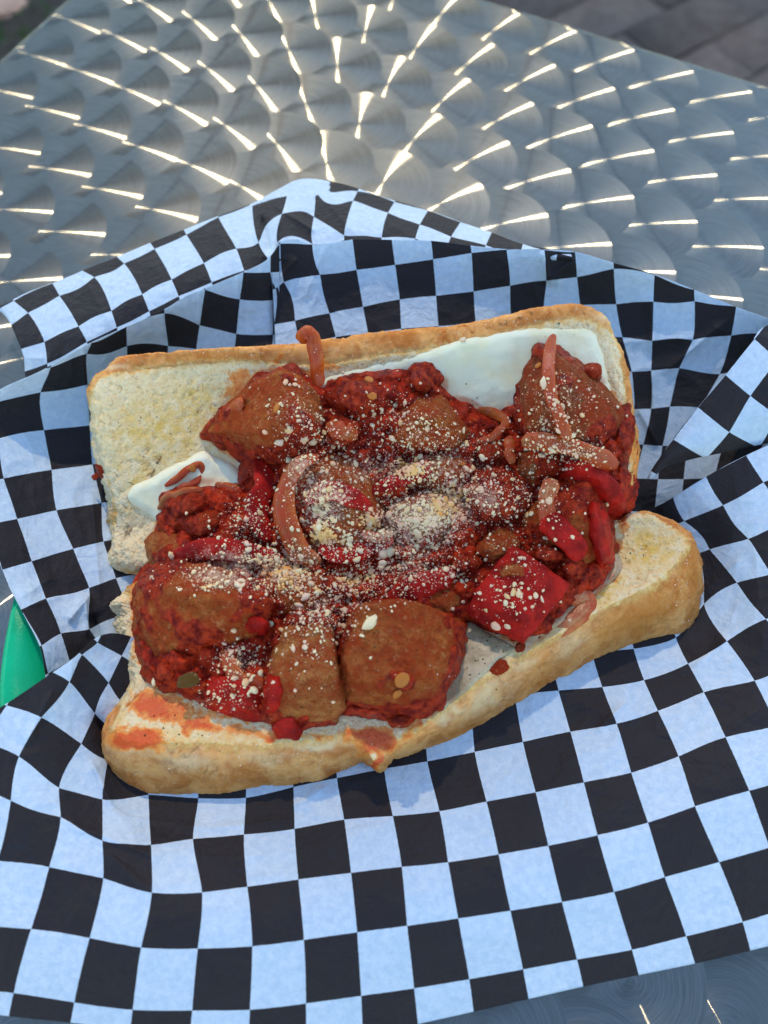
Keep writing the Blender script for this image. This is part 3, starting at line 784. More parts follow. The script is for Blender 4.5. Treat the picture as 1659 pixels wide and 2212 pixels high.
# strip folded out behind
co = [(-8,664,2.6),(14,655,2.8),(60,632,2.9),(112,612,3.),(178,585,3.1),(250,557,3.2),(318,528,3.2),(397,497,3.2),(470,468,3.3),(545,440,3.3),(600,410,3.3),(655,387,3.3),(740,398,3.3),(829,427,3.3),(925,455,3.4),(995,480,3.5),(1062,503,3.6),(1130,528,3.8),(1230,545,4.2)]
ci = [(56,820,2.4),(75,822,2.6),(120,800,3.0),(190,765,3.3),(260,735,3.4),(310,700,3.6),(370,680,3.7),(430,650,3.8),(480,630,3.9),(530,610,4.),(575,590,4.1),(612,560,4.2),(680,548,4.2),(760,540,4.2),(860,540,4.2),(940,545,4.2),(1020,552,4.2),(1110,560,4.3),(1240,562,4.35)]
cm = between(co, ci, (0, .33, .66, 1), -.25)
cm[1][0] = (20,692,2.6); cm[2][0] = (48,745,2.6)
patch(cm, sheet_uv(QC), 460, 90, 47, .03, [
 ((566,470,585,540), -.22, 8), ((585,580,600,470), .30, 9), ((600,450,680,500), .16, 9), ((555,500,575,560), .20, 8), ((700,430,760,500), .12, 12), ((180,600,240,700), .07, 16), ((330,560,370,640), .07, 14), ((470,500,530,600), .08, 14), ((820,470,900,520), .08, 12)],
 border=lambda u, v: ((u > 540) & (u < 712) & (v < 424 + (np.clip(u - 610, -90, 0)) * -.33 - np.abs(np.clip(u - 640, -9, 80)) * .04) ).astype(float))
# flap folded over the right side
ro = [(1398,1035,2.3),(1409,1013,2.7),(1454,948,3.3),(1508,880,3.8),(1567,810,4.3),(1600,768,4.5),(1626,735,4.6),(1642,712,4.65),(1668,700,4.6),(1740,680,4.5)]
ri = [(1412,1030,2.2),(1440,1008,2.4),(1500,990,2.7),(1560,978,2.9),(1629,963,3.0),(1670,955,3.1),(1710,945,3.2),(1750,925,3.3),(1780,880,3.5),(1800,800,3.7)]
patch(between(ro, ri, (0, .3, .65, 1), -.25), sheet_uv(QR), 160, 90, 59, .03, [((1500,980,1560,900), .07, 16)])
def paper():
    me = make_mesh('paper_liner', np.concatenate(PV), np.concatenate(PF), [MP], uv=np.concatenate(PU), attrs={'border': np.concatenate(PB)})
    o = link('paper_liner', me)
    tag(o, 'black and white checkered deli paper crumpled around the sandwich and lining the basket', 'paper')
    md = o.modifiers.new('thickness', 'SOLIDIFY'); md.thickness = .012; md.offset = -1
paper()
PAPER = BVHTree.FromPolygons(np.concatenate(PV).tolist(), np.concatenate(PF).tolist())

# ------------------------------------------------------------------ green basket
def paper_over(P):
    """keeps basket points just under the paper that lies on them"""
    out = []
    for p in P:
        z = p[2]
        lim = 99
        for s_ in ((0, 0), (.3, 0), (-.3, 0), (0, .3), (0, -.3)):
            h = PAPER.ray_cast(Vector((p[0] + s_[0], p[1] + s_[1], -1)), Vector((0, 0, 1)))
            if h[0] is not None: lim = min(lim, h[0].z)
        out.append((p[0], p[1], min(z, lim - .10 - (2.7 - z) * .12) if lim < 50 else z))
    return out

def basket():
    # racetrack outline: centre, half lengths
    cL = W(8, 1368, 2.6)
    cx, cy = cL[0] + 12.9, cL[1] + .6
    root = tag(empty('plastic_basket', (cx, cy, 0.02)), 'glossy green plastic food basket showing at the left under the checkered paper', 'basket')
    def out(hx, hy, n=160):
        P = []
        for k in range(n):
            t = 2 * math.pi * k / n; c, s = math.cos(t), math.sin(t); e_ = 2.6
            P.append((hx * math.copysign(abs(c) ** (2 / e_), c), hy * math.copysign(abs(s) ** (2 / e_), s)))
        return np.array(P)
    HX, HY = 12.9, 8.2
    prof = [(-1.25, 2.15), (-.6, 2.62), (-.25, 2.7), (-.08, 2.6), (.0, 2.3), (.0, 1.75), (-.12, 1.72), (-.16, 2.2), (-.5, 2.42), (-1.15, 1.95)]
    rows = [np.column_stack([out(HX + i, HY + i), np.full(160, z)]) for i, z in prof]
    rows.append(rows[0])
    cc = np.array([cx, cy, 0.0])
    fit = lambda V: np.array(paper_over(np.asarray(V) + cc)) - cc
    link('rim', make_mesh('rim', fit(np.concatenate(rows)), grid_faces(len(rows), 160, True), [MG]), root)
    rows = [np.column_stack([out(HX + i, HY + i), np.full(160, z)]) for i, z in ((-2.9, .0), (-3.1, .0), (-3.1, .12), (-2.95, .12))]
    V = np.concatenate(rows); F = list(grid_faces(4, 160, True))
    link('base_ring', make_mesh('base_ring', V, F, [MG]), root)
    # lattice walls
    bars = []
    for k in range(56):
        t = k / 56
        A = out(HX - 3.0, HY - 3.0); B = out(HX - 1.2, HY - 1.2)
        i = int(t * 160)
        p, q = np.array([*A[i], .08]), np.array([*B[(i + 1) % 160], 2.1])
        tn = A[(i + 1) % 160] - A[i - 1]; tn = np.array([tn[0], tn[1], 0]) / (np.linalg.norm(tn) + 1e-9); nn = np.array([tn[1], -tn[0], 0])
        V = fit([x + tn * a_ * .22 + nn * b_ * .09 for x in (p, q) for a_ in (-1, 1) for b_ in (-1, 1)])
        link('wall_slat', make_mesh('wall_slat', V, [(0, 1, 3, 2), (4, 6, 7, 5), (0, 2, 6, 4), (1, 5, 7, 3), (0, 4, 5, 1), (2, 3, 7, 6)], [MG], smooth=False), root)
    V = []; rows = [np.column_stack([out((HX - 3) * s, (HY - 3) * s), np.full(160, .06)]) for s in (1, .66, .33, .02)]
    link('floor_panel', make_mesh('floor_panel', np.concatenate(rows), grid_faces(4, 160, True), [MG]), root)
basket()

# ------------------------------------------------------------------ surfaces of the bread and of the filling
_zb = tps_fit([(212,845),(330,795),(510,778),(680,785),(850,762),(1020,738),(1200,690),(1290,705),(1345,830),(1365,970),(1350,1075),
  (340,950),(480,900),(600,930),(900,890),(1200,850),(270,1090),(240,980),(262,1150),(340,1200),(500,1180),(700,1150),(900,1110),(1100,1060),(1250,1060),
  (290,1290),(300,1410),(450,1430),(600,1450),(900,1400),(1150,1270),(1330,1150),(245,1570),(300,1605),(450,1605),(620,1605),(760,1600),(930,1560),(1080,1440),(1290,1320),(1390,1265),(1470,1200),(1450,1140),(1380,1112),(280,1500),(1380,1190)],
 [4.0,4.2,4.4,4.5,4.6,4.7,4.8,4.75,4.3,3.7,3.1,
  3.1,3.2,3.1,3.3,3.6,2.2,3.0,1.7,1.7,1.9,1.9,2.0,2.1,2.3,
  1.9,2.0,2.1,2.1,2.1,2.2,2.35,2.2,2.4,2.4,2.4,2.4,2.45,2.5,2.6,2.7,2.75,2.7,2.6,2.15,2.4], 2e-3)
def Zb(u, v): return _zb(u, v)[..., 0]
FILL = [(345,1075),(400,1040),(500,1040),(522,1000),(435,940),(490,875),(560,800),(640,792),(700,838),(780,797),(850,792),(920,792),(960,832),(1000,862),(1060,890),(1110,862),(1130,790),(1190,748),(1255,782),(1345,875),(1366,960),(1360,1090),(1325,1120),(1335,1230),(1290,1285),(1180,1368),(1110,1385),(1010,1345),(1000,1450),(955,1530),(880,1568),(740,1550),(650,1575),(560,1560),(440,1530),(335,1480),(292,1420),(285,1290),(310,1230),(322,1160),(342,1120)]
def mound(u, v):
    d = poly_sd(FILL, u, v)
    return 1.35 * (1 - np.exp(-np.clip(d, 0, None) / 75.0)), d
def Zf(u, v):
    return Zb(u, v) + mound(u, v)[0]

def spot(u, v, L, warp=0):
    if warp:
        q = np.stack([u / 60, v / 60, u * 0], -1)
        u = u + warp * fbm(q, 1.6, 4, 301); v = v + warp * .7 * fbm(q, 1.6, 4, 302)
    r = 0
    for (cx, cy, rx, ry, rot, am) in L:
        c, s = math.cos(math.radians(rot)), math.sin(math.radians(rot))
        x = ((u - cx) * c + (v - cy) * s) / rx; y = (-(u - cx) * s + (v - cy) * c) / ry
        r = np.maximum(r, am * np.exp(-(x * x + y * y)))
    return r

STAIN = [(420,1545,120,44,8,.52),(520,1580,110,20,0,.62),(700,1590,100,16,0,.6),(930,1550,60,16,-35,.5),(1180,1375,60,12,-33,.42),(345,1530,80,38,12,1.0),(300,1600,75,28,5,1.25),(420,1570,60,16,6,1.0),(240,1590,14,40,0,.5),(600,1585,70,14,0,.85),(805,1600,60,34,10,1.3),(822,1650,16,24,0,1.1),(905,1570,50,20,-30,.7),(1020,1500,14,20,0,.3),
 (1290,1255,70,24,-35,.9),(1340,1130,26,18,0,.8),(1325,1180,22,40,20,.7),(560,815,70,22,0,.8),(590,770,30,12,0,.8),(520,850,50,30,-40,.7),(700,800,60,22,0,.6),(1370,1000,14,70,0,.6),(1120,1400,30,12,-30,.6),(500,1545,80,20,5,.7),(340,1480,40,22,20,.6),(420,1090,60,40,0,.4)]
OIL = [(430,1592,190,16,3,.55),(250,1560,20,40,0,.6),(1150,1405,130,18,-33,.6),(640,1590,120,14,0,.5),(350,930,110,80,0,1.0),(300,1040,35,60,0,1.0),(420,880,90,60,0,.9),(1400,1180,60,55,-40,1.1),(1300,1280,60,26,-38,1.2),(1180,1350,60,24,-32,.9),(320,1290,30,60,0,.5),(262,1540,20,60,0,.4),(1000,760,120,14,-12,.7),(760,790,90,12,0,.6),(450,1610,120,10,0,.7),(1040,1440,60,26,-35,.6)]
CHAR = [(1090,697,10,5,-15,1),(1060,705,8,4,-15,.9),(1145,680,7,4,0,.8),(1120,690,9,4,-30,.8),(338,1000,4,3,0,1),(310,988,3,3,0,1)]
TOAST = [(470,1690,200,30,0,.35),(1380,1340,130,45,-35,.75),(1500,1240,30,90,0,.8),(800,1640,60,30,0,.35),(1200,1440,120,26,-30,.6),(450,765,160,14,0,.45),(700,740,120,16,-5,.5),(900,712,160,12,-5,.55),(1370,900,14,160,0,.7),(1200,664,90,12,-4,.6),(1000,1570,90,26,-35,.6)]
PALE = [(400,1640,60,20,5,.6),(690,1612,90,12,0,.9),(1050,1500,60,20,-35,.7),(1240,1390,50,20,-35,.5),(300,1620,60,16,0,.5),(560,1640,70,14,0,.4),(960,1540,40,14,-30,.9),(240,790,30,14,0,.7),(1300,690,30,12,20,.6),(1120,1440,40,16,-35,.6)]

def bread_half(name, ring, zr, zt, cutend, seed, NA=1200):
    """ring: list of (ou, ov, oz, eu, ev) going round the half"""
    A = np.array(ring, float)
    O = catmull(A[:, :3], NA, True); E = catmull(A[:, 3:5], NA, True)
    ph = np.arange(NA) / NA * 6.283
    circ = np.stack([np.cos(ph) * 14, np.sin(ph) * 14, ph * 0], -1)
    rag = fbm(circ, 3.0, 3, seed) * 3.5
    cen = E.mean(0)
    dr = E - cen; dr /= np.linalg.norm(dr, axis=1, keepdims=True)
    E = E + dr * rag[:, None]
    O[:, :2] += dr * (fbm(circ, 1.2, 4, seed + 4) * 2.6 + np.clip(fbm(circ, 5, 2, seed + 8), 0, 1) * 2.0)[:, None]
    Ez = Zb(E[:, 0], E[:, 1])
    Pe = W(E[:, 0], E[:, 1], Ez); Po = W(O[:, 0], O[:, 1], O[:, 2])
    # bulging crust between edge and outline, in the place's own space
    rows, cr = [], []
    out = Po - Pe; out[:, 2] = 0
    ol = np.linalg.norm(out, axis=1, keepdims=True); on = out / (ol + 1e-6)
    tuck = Po - on * .45; tuck[:, 2] = np.maximum(Po[:, 2] - .35, .72)
    tuck2 = Po - on * 1.2; tuck2[:, 2] = tuck[:, 2] - .05
    pu, pv = PX(tuck2); tuck2[:, 2] = np.maximum(np.minimum(tuck2[:, 2], Zb(pu, pv) - .8), .66)
    pu, pv = PX(tuck); tuck[:, 2] = np.maximum(np.minimum(tuck[:, 2], Zb(pu, pv) - .25), .70)
    N1 = 26
    for k in range(N1):
        t = k / (N1 - 1)
        b_ = math.sin(math.pi * t)
        p = Po * (1 - t) + Pe * t
        p[:, 2] += b_ * .16 * np.minimum(ol[:, 0] / .6, 1.3)
        rows.append(p); cr.append(np.full(NA, 1 - .56 * smooth01((t - .62) / .38)))
    low = [tuck2, tuck]
    for k in range(1, 5):
        t = k / 5; low.append(tuck * (1 - t) + Po * t + on * .10 * math.sin(math.pi * t))
    rows = low + rows; cr = [np.ones(NA)] * len(low) + cr
    # crumb: from the edge towards the long axis
    ax0, ax1 = zr
    d = np.array(ax1, float) - np.array(ax0, float)
    tt = np.clip(((E - ax0) @ d) / (d @ d), 0, 1)
    Axp = np.array(ax0) + tt[:, None] * d
    N2 = 84
    for k in range(1, N2 + 1):
        t = (k / N2)
        q = E * (1 - t) + Axp * t
        z = Zb(q[:, 0], q[:, 1])
        z = z + .05 * (1 - math.exp(-t * 40)) * math.exp(-t * 7)
        rows.append(W(q[:, 0], q[:, 1], z)); cr.append(np.full(NA, .44 * math.exp(-t * 11)))
    # close the underside
    c3 = W(Axp[:, 0], Axp[:, 1], np.full(NA, 1.0)); c3[:, 2] = np.minimum(tuck2[:, 2], np.maximum(Zb(Axp[:, 0], Axp[:, 1]) - 1.1, .68))
    low2 = [tuck2 * (1 - t) + c3 * t - np.array([0, 0, 1.3]) * math.sin(math.pi * t) for t in (1, .6, .3)]
    for q in low2: q[:, 2] = np.maximum(q[:, 2], .62)
    rows = low2 + rows; cr = [np.ones(NA)] * 3 + cr
    V = np.concatenate(rows); cr = np.concatenate(cr)
    F = grid_faces(len(rows), NA, True)
    u, v = PX(V)
    # the cut or torn ends show crumb, not crust
    cut = spot(u, v, cutend)
    cr = np.clip(cr - cut * 1.3, 0, 1)
    N_ = vnormals(V, F)
    if N_[len(V) // 2 + NA * 10][2] < 0: F = F[:, ::-1]; N_ = -N_
    crumb = 1 - smooth01((cr - .2) / .4)
    pore = np.clip(.40 - worley(V + .22 * fbm(V, 4, 2, seed)[:, None], 3.6, seed), 0, 1) * np.clip(.55 + fbm(V, 1.1, 2, seed + 3), 0, 1)
    pore = pore + .15 * np.clip(.36 - worley(V, 6.2, seed + 31), 0, 1) + 1.3 * np.clip(.20 - worley(V, 2.0, seed + 33), 0, 1)
    pore = pore * (1 - .75 * smooth01((v - 1440) / 70.0))
    dsp = crumb * (.018 * fbm(V, 5.5, 3, seed) - .24 * pore) + (1 - crumb) * (.035 * fbm(V, 1.3, 4, seed + 2) + .010 * fbm(V, 7, 3, seed + 6))
    dsp += np.clip(cut, 0, 1) * (.09 * fbm(V, 2.0, 4, seed + 9))
    # pinched wrinkles in the crust
    Vs = (V + .4 * fbm(V, 1.5, 3, seed + 7)[:, None]) * np.array([.55, 1.2, 1.7])
    wrk = np.abs(vn(Vs, 1.3, seed + 12))
    dsp -= (1 - crumb) * .07 * np.exp(-wrk / .05) * np.clip(vn(V, .7, seed + 5) + .35, 0, 1)
    V = V + N_ * dsp[:, None]
    soak = .62 * np.exp(-np.abs(poly_sd(FILL, u, v)) / 13.0) * np.clip(.75 + .7 * fbm(V, .9, 2, 77), 0, 1)
    at = {'crust': cr, 'stain': np.maximum(spot(u, v, STAIN, 22), soak), 'oil': spot(u, v, OIL, 25), 'char': spot(u, v, CHAR), 'toast': spot(u, v, TOAST, 20), 'pale': spot(u, v, PALE, 20)}
    return make_mesh(name, V, F, [MB], attrs=at)

LOW = [(283,1262,1.5,303,1282),(262,1284,1.5,290,1298),(236,1306,1.6,284,1312),(252,1325,1.5,288,1335),(250,1350,1.4,288,1362),(262,1400,1.3,300,1410),(280,1448,1.3,312,1458),(264,1500,1.3,282,1510),(222,1572,1.2,246,1560),(217,1630,1.1,250,1588),(243,1685,.95,292,1608),(300,1712,.9,365,1606),(420,1722,.88,450,1607),(500,1716,.88,510,1612),(560,1705,.88,570,1612),(630,1697,.88,630,1604),(690,1690,.9,690,1600),(745,1664,.95,740,1596),(785,1648,1.1,780,1606),(822,1668,1.2,815,1640),(850,1640,1.05,860,1600),(900,1626,.95,905,1575),(960,1603,.9,950,1540),(1050,1560,.88,1010,1490),(1150,1500,.88,1095,1438),(1270,1432,.9,1200,1375),(1380,1388,.9,1300,1318),(1440,1372,.95,1370,1285),(1478,1366,1.0,1420,1255),(1508,1325,1.15,1458,1222),(1519,1250,1.4,1482,1190),(1508,1185,1.7,1478,1160),(1470,1135,2.0,1445,1136),(1400,1104,2.1,1393,1116),(1325,1118,1.6,1332,1128),
 (1200,1170,1.4,1200,1185),(1000,1200,1.3,1000,1215),(800,1210,1.2,800,1225),(600,1215,1.2,600,1230),(430,1222,1.2,430,1236),(340,1240,1.3,345,1255)]
UPP = [(190,860,3.2,214,862),(194,828,3.6,222,832),(226,794,4.0,262,808),(265,768,4.3,330,794),(360,760,4.4,420,783),(450,754,4.5,510,779),(560,748,4.6,600,783),(640,741,4.6,680,788),(740,728,4.7,760,778),(830,716,4.7,850,764),(920,708,4.75,940,750),(1000,700,4.8,1020,739),(1080,682,4.8,1100,716),(1170,663,4.8,1190,693),(1235,657,4.8,1245,688),(1285,668,4.7,1278,692),(1315,695,4.5,1300,712),(1337,738,4.3,1322,755),(1355,800,3.9,1338,822),(1368,880,3.5,1350,892),(1379,960,3.1,1361,972),(1376,1030,2.7,1362,1037),(1358,1088,2.3,1346,1085),
 (1250,1120,1.7,1250,1105),(1050,1150,1.3,1050,1130),(850,1170,1.2,850,1150),(650,1200,1.2,650,1180),(480,1235,1.2,480,1210),(400,1246,1.15,400,1225),(330,1240,1.2,335,1218),(275,1238,1.2,290,1210),(228,1212,1.2,262,1190),(238,1165,1.2,268,1150),(228,1125,1.3,262,1118),(232,1092,1.5,258,1088),(216,1030,2.0,252,1030),(200,940,2.6,234,940)]
CUTL = [(255,1340,34,90,0,1.0),(278,1440,26,60,0,1.0),(262,1500,22,30,0,.8),(225,1570,12,30,0,.3),(1340,1115,60,16,0,.9),(815,1640,18,14,0,.6)]
CUTU = [(215,960,34,150,0,1.0),(215,1080,34,60,0,1.0),(270,1180,70,60,0,1.2),(330,1210,60,40,0,1.2),(225,840,14,14,0,.5),(1330,760,16,90,-12,.6)]
roll = tag(empty('sandwich_roll', tuple(W(830, 1250, .9))), 'toasted white bread roll split open lengthwise with a golden crust holding the sausage filling', 'bread roll')
lw = bread_half('lower_half', LOW, ((380, 1420), (1330, 1220)), 0, CUTL, 5)
up = bread_half('upper_half', UPP, ((350, 980), (1230, 900)), 0, CUTU, 25)
for nm, me, lb in (('lower_half', lw, 'lower half of the roll, crust side towards the viewer, stained orange at its left corner'), ('upper_half', up, 'upper half of the roll leaning back, its soft crumb facing up')):
    o = link(nm, me, roll); o.matrix_parent_inverse = Matrix.Translation(-Vector(roll.location)); o['label'] = lb


# ------------------------------------------------------------------ filling
POWD = [(900,1130,150,75,-12,1.0),(1000,1080,120,60,0,.9),(700,1080,90,90,0,.85),(500,1215,110,40,8,.95),(620,1240,80,55,0,.8),(470,1245,90,26,8,1.0),(640,900,80,100,0,.55),(950,1000,170,60,0,.7),(900,1220,140,50,0,.6),(700,1330,70,60,0,.5),(1180,880,60,80,0,.5),(1240,860,60,50,0,.5),(1160,1060,70,60,0,.45),(650,1010,40,60,0,.85),(520,1420,50,25,20,.6),(1240,980,60,30,0,.55),(900,920,100,70,0,.45),(530,1120,60,60,0,.5),(1130,1200,50,50,0,.2),(800,1010,100,60,0,.7)]
FV, FF, FN = [], [], 0
def reg(V, F):
    """keeps the faces so that crumbs can be dropped on them"""
    global FN
    F = np.asarray(F)
    FV.append(np.asarray(V)); T = F[:, :3] + FN
    FF.append(T)
    if F.shape[1] == 4: FF.append(F[:, [0, 2, 3]] + FN)
    FN += len(V)

def finish(name, V, F, mat, attrs=None, orig=None):
    V = np.asarray(V, float)
    u, v = PX(V)
    at = {'powder': np.clip(spot(u, v, POWD) + .0, 0, 1)}
    at.update(attrs or {})
    reg(V, F)
    o0 = V.mean(0) if orig is None else np.asarray(orig)
    o = link(name, make_mesh(name, V - o0, F, [mat], attrs=at)); o.location = o0
    return o

def remeshed(pts, vox, smooth_it=6, bevel=.12):
    """rounded solid round a cloud of points"""
    bm = bmesh.new()
    for p in pts: bm.verts.new(p)
    r = bmesh.ops.convex_hull(bm, input=bm.verts)
    bmesh.ops.delete(bm, geom=[g for g in set(r['geom_interior'] + r['geom_unused']) if isinstance(g, bmesh.types.BMVert)], context='VERTS')
    bmesh.ops.recalc_face_normals(bm, faces=bm.faces)
    me = bpy.data.meshes.new('tmp'); bm.to_mesh(me); bm.free()
    o = bpy.data.objects.new('tmp', me); COL.objects.link(o)
    m1 = o.modifiers.new('r', 'REMESH'); m1.mode = 'VOXEL'; m1.voxel_size = vox
    m2 = o.modifiers.new('s', 'SMOOTH'); m2.iterations = smooth_it; m2.factor = .5
    dg = bpy.context.evaluated_depsgraph_get(); ev = o.evaluated_get(dg); m = ev.to_mesh()
    V = np.empty(len(m.vertices) * 3); m.vertices.foreach_get('co', V); V = V.reshape(-1, 3)
    F = np.array([tuple(p.vertices) for p in m.polygons if len(p.vertices) == 4], dtype=np.int32)
    ev.to_mesh_clear(); bpy.data.objects.remove(o); bpy.data.meshes.remove(me)
    return V, F

_sd = [100]
def chunk(name, outline, tops, mat, label, cat, group=None, dz=-.05, drop=1.0, shrink=.86, vox=.055, rough=.04, sm=2, lump=.0, plateau=True):
    _sd[0] += 13; sd_ = _sd[0]
    out = np.array(outline, float)
    zz = (Zf(out[:, 0], out[:, 1]) + dz) if out.shape[1] == 2 else Zf(out[:, 0], out[:, 1]) + out[:, 2]
    P = list(W(out[:, 0], out[:, 1], zz))
    for (u, v, h) in tops: P.append(W(u, v, float(Zf(u, v)) + h))
    if tops and plateau:
        hm = sum(t[2] for t in tops) / len(tops); cu, cv = out[:, 0].mean(), out[:, 1].mean()
        tc = (sum(t[0] for t in tops) / len(tops), sum(t[1] for t in tops) / len(tops))
        for q in out:
            u, v = tc[0] + (q[0] - cu) * .66, tc[1] + (q[1] - cv) * .6
            P.append(W(u, v, float(Zf(u, v)) + hm * .82))
    P = np.array(P); c = P[:len(out)].mean(0)
    Q = P[:len(out)].copy(); Q[:, :2] = c[:2] + (Q[:, :2] - c[:2]) * shrink; Q[:, 2] -= drop
    V, F = remeshed(np.vstack([P, Q]), vox, sm)
    N_ = vnormals(V, F)
    d = rough * fbm(V, 1.7, 4, sd_) + rough * .45 * fbm(V, 6.5, 3, sd_ + 3)
    d -= rough * 1.6 * np.clip(.30 - worley(V, 2.6, sd_), 0, 1)
    if lump: d += lump * np.clip(.62 - worley(V, 1.9, sd_ + 5), 0, 1)
    thr = {MS[0]: .56, MS[1]: .46, MS[2]: .50, MS[3]: .64}.get(mat, .3)
    zr_ = (V[:, 2].max() - V[:, 2]) / (np.ptp(V[:, 2]) + 1e-6)
    sc_ = smooth01((.5 + .42 * fbm(V, .75, 3, sd_ + 41) + .30 * zr_ - thr) / .16)
    if mat in MS: d = d + sc_ * (.035 + .20 * np.clip(.55 - worley(V, 2.1, sd_ + 43), 0, 1) + .03 * fbm(V, 3, 2, sd_ + 44))
    V = V + N_ * d[:, None]
    o = finish(name, V, F, mat, {'sauced': sc_})
    return tag(o, label, cat, group)

def strip(name, path, width, thick, mat, label, cat, group=None, tilt=0.0, taper=.25, seed=0, n=90, cup=.0, crease_=0):
    """long slice following a path (u, v, height over the filling); tilt turns its width upright"""
    _sd[0] += 7; sd_ = _sd[0]
    A = np.array(path, float); Z = Zf(A[:, 0], A[:, 1]) + A[:, 2] - (.12 if cat == 'onion' else 0)
    P = catmull(W(A[:, 0], A[:, 1], Z), n)
    T = np.gradient(P, axis=0); T /= np.linalg.norm(T, axis=1, keepdims=True)
    up = np.array([0, -.25, 1.0]); up /= np.linalg.norm(up)
    Sd = np.cross(T, up); Sd /= np.linalg.norm(Sd, axis=1, keepdims=True); Up = np.cross(Sd, T)
    tl = np.radians(np.linspace(tilt, tilt, n) if np.isscalar(tilt) else np.interp(np.linspace(0, 1, n), np.linspace(0, 1, len(tilt)), tilt))
    Wd = Sd * np.cos(tl)[:, None] + Up * np.sin(tl)[:, None]
    Th = -Sd * np.sin(tl)[:, None] + Up * np.cos(tl)[:, None]
    s = np.linspace(0, 1, n)
    prof = np.minimum(1, np.minimum((s + .004) / taper, (1.004 - s) / taper)) ** .35
    wn = 1 + .22 * vn(np.stack([s * 5, s * 0 + sd_, s * 0], -1), 1, sd_)
    P = P + .05 * np.stack([vn(np.stack([s * 7, s * 0 + sd_ + 3 * q, s * 0], -1), 1, sd_ + q) for q in range(3)], -1)
    m = 28; ph = np.arange(m) / m * 2 * math.pi
    ex = np.sign(np.cos(ph)) * np.abs(np.cos(ph)) ** .6; ey = np.sign(np.sin(ph)) * np.abs(np.sin(ph)) ** .7
    V = P[:, None] + Wd[:, None] * (ex[None] * width * .5 * (prof * wn)[:, None])[..., None] + Th[:, None] * (ey[None] * thick * .5 * prof[:, None] + cup * ex[None] ** 2 * (prof * width)[:, None])[..., None]
    al = np.repeat(s[:, None], m, 1); ac = np.repeat((ex * .5 + .5)[None], n, 0)
    V = V.reshape(-1, 3); F = grid_faces(n, m, True)
    N_ = vnormals(V, F)
    cc = P[n // 2]
    if ((V - P.repeat(m, 0)) * N_).sum(1).mean() < 0: F = F[:, ::-1]; N_ = -N_
    V = V + N_ * (.022 * fbm(V, 2.2, 3, sd_) * min(1, thick / .1))[:, None]
    V = np.vstack([V, P[0], P[-1]]); k = len(V)
    # end caps as quads folded on the centre point
    caps = [(q, (q + 1) % m, k - 2, k - 2) for q in range(m)] + [((n - 1) * m + (q + 1) % m, (n - 1) * m + q, k - 1, k - 1) for q in range(m)]
    Fc = np.array([(a_, b_, c_) for a_, b_, c_, _ in caps])
    Ft = np.vstack([F[:, :3], F[:, [0, 2, 3]], Fc])
    o = finish(name, V, Ft, mat, {'along': np.append(al.ravel(), [0, 1]), 'across': np.append(ac.ravel(), [.5, .5])})
    return tag(o, label, cat, group)

# --- tomato sauce bed
def sauce():
    us = np.arange(250, 1420, 3.0); vs = np.arange(730, 1620, 3.0)
    u, v = np.meshgrid(us, vs)
    q = np.stack([u / 60, v / 60, u * 0], -1)
    h, d = mound(u, v)
    d = d + 7 * fbm(q, 1.4, 4, 5)
    h = 1.15 * (1 - np.exp(-np.clip(d, 0, None) / 60.0))
    lump = .42 * np.clip(.75 - worley(q, 1.25, 9), 0, 1) + .14 * np.clip(.6 - worley(q + .3, 2.6, 19), 0, 1) + .10 * fbm(q, 2.2, 4, 29) + .06 * fbm(q, 7, 2, 30)
    z = Zb(u, v) + h - .04 + lump * smooth01(d / 25.0) * 1.25
    z = np.where(d < 0, Zb(u, v) - .03 + d * .02, z)
    keep = d > -14
    V = W(u, v, z).reshape(-1, 3); F = grid_faces(len(vs), len(us))
    F = F[keep.ravel()[F].all(1)][:, ::-1]
    idx = np.unique(F); mp = -np.ones(len(V), int); mp[idx] = np.arange(len(idx)); V = V[idx]; F = mp[F]
    o = finish('tomato_sauce', V, F, MSC)
    tag(o, 'chunky red tomato sauce spread as a wet bed under the sausage pieces in the roll', 'sauce')
sauce()

# --- cheese slices
def slab(name, poly, zf, thick, mat, label, cat, stain, rad=14, amp=.04, seed=1, step=3.0):
    A = catmull(np.array(poly, float), 90, True); poly = A
    us = np.arange(A[:, 0].min() - 12, A[:, 0].max() + 12, step); vs = np.arange(A[:, 1].min() - 12, A[:, 1].max() + 12, step)
    u, v = np.meshgrid(us, vs); q = np.stack([u / 60, v / 60, u * 0 + seed], -1)
    d = poly_sd(poly, u, v) + 4.5 * fbm(q, 1.0, 4, seed)
    t = np.clip(d / rad, 0, 1); t = np.sqrt(np.clip(1 - (1 - t) ** 2, 0, 1))
    z = zf(u, v) - .1 + (thick + .1) * t + amp * fbm(q, .8, 3, seed + 4) * t
    z = np.where(d < 0, zf(u, v) - .1 + d * .02, z)
    V = W(u, v, z).reshape(-1, 3); F = grid_faces(len(vs), len(us)); F = F[(d > -5).ravel()[F].all(1)][:, ::-1]
    idx = np.unique(F); mp = -np.ones(len(V), int); mp[idx] = np.arange(len(idx)); V = V[idx]; F = mp[F]
    uu, vv = PX(V)
    o = finish(name, V, F, mat, {'stain': spot(uu, vv, stain), 'powder': uu * 0})
    tag(o, label, cat)
slab('mozzarella_slice', [(672,832),(740,803),(832,779),(900,762),(993,733),(1060,718),(1128,706),(1200,704),(1268,708),(1296,733),(1312,780),(1322,835),(1330,880),(1300,920),(1150,930),(1050,930),(900,880),(760,860)], Zb, .11, MCH,
 'white melted mozzarella slice on the upper bread behind the sausage at the right', 'cheese slice',
 [(960,835,14,30,0,.8),(1010,868,40,12,20,.9),(1080,892,40,12,0,.8),(1118,840,10,50,10,.5),(1250,785,40,10,40,.5),(1300,825,20,20,0,.6),(720,835,20,10,0,.8)], seed=3, rad=24)
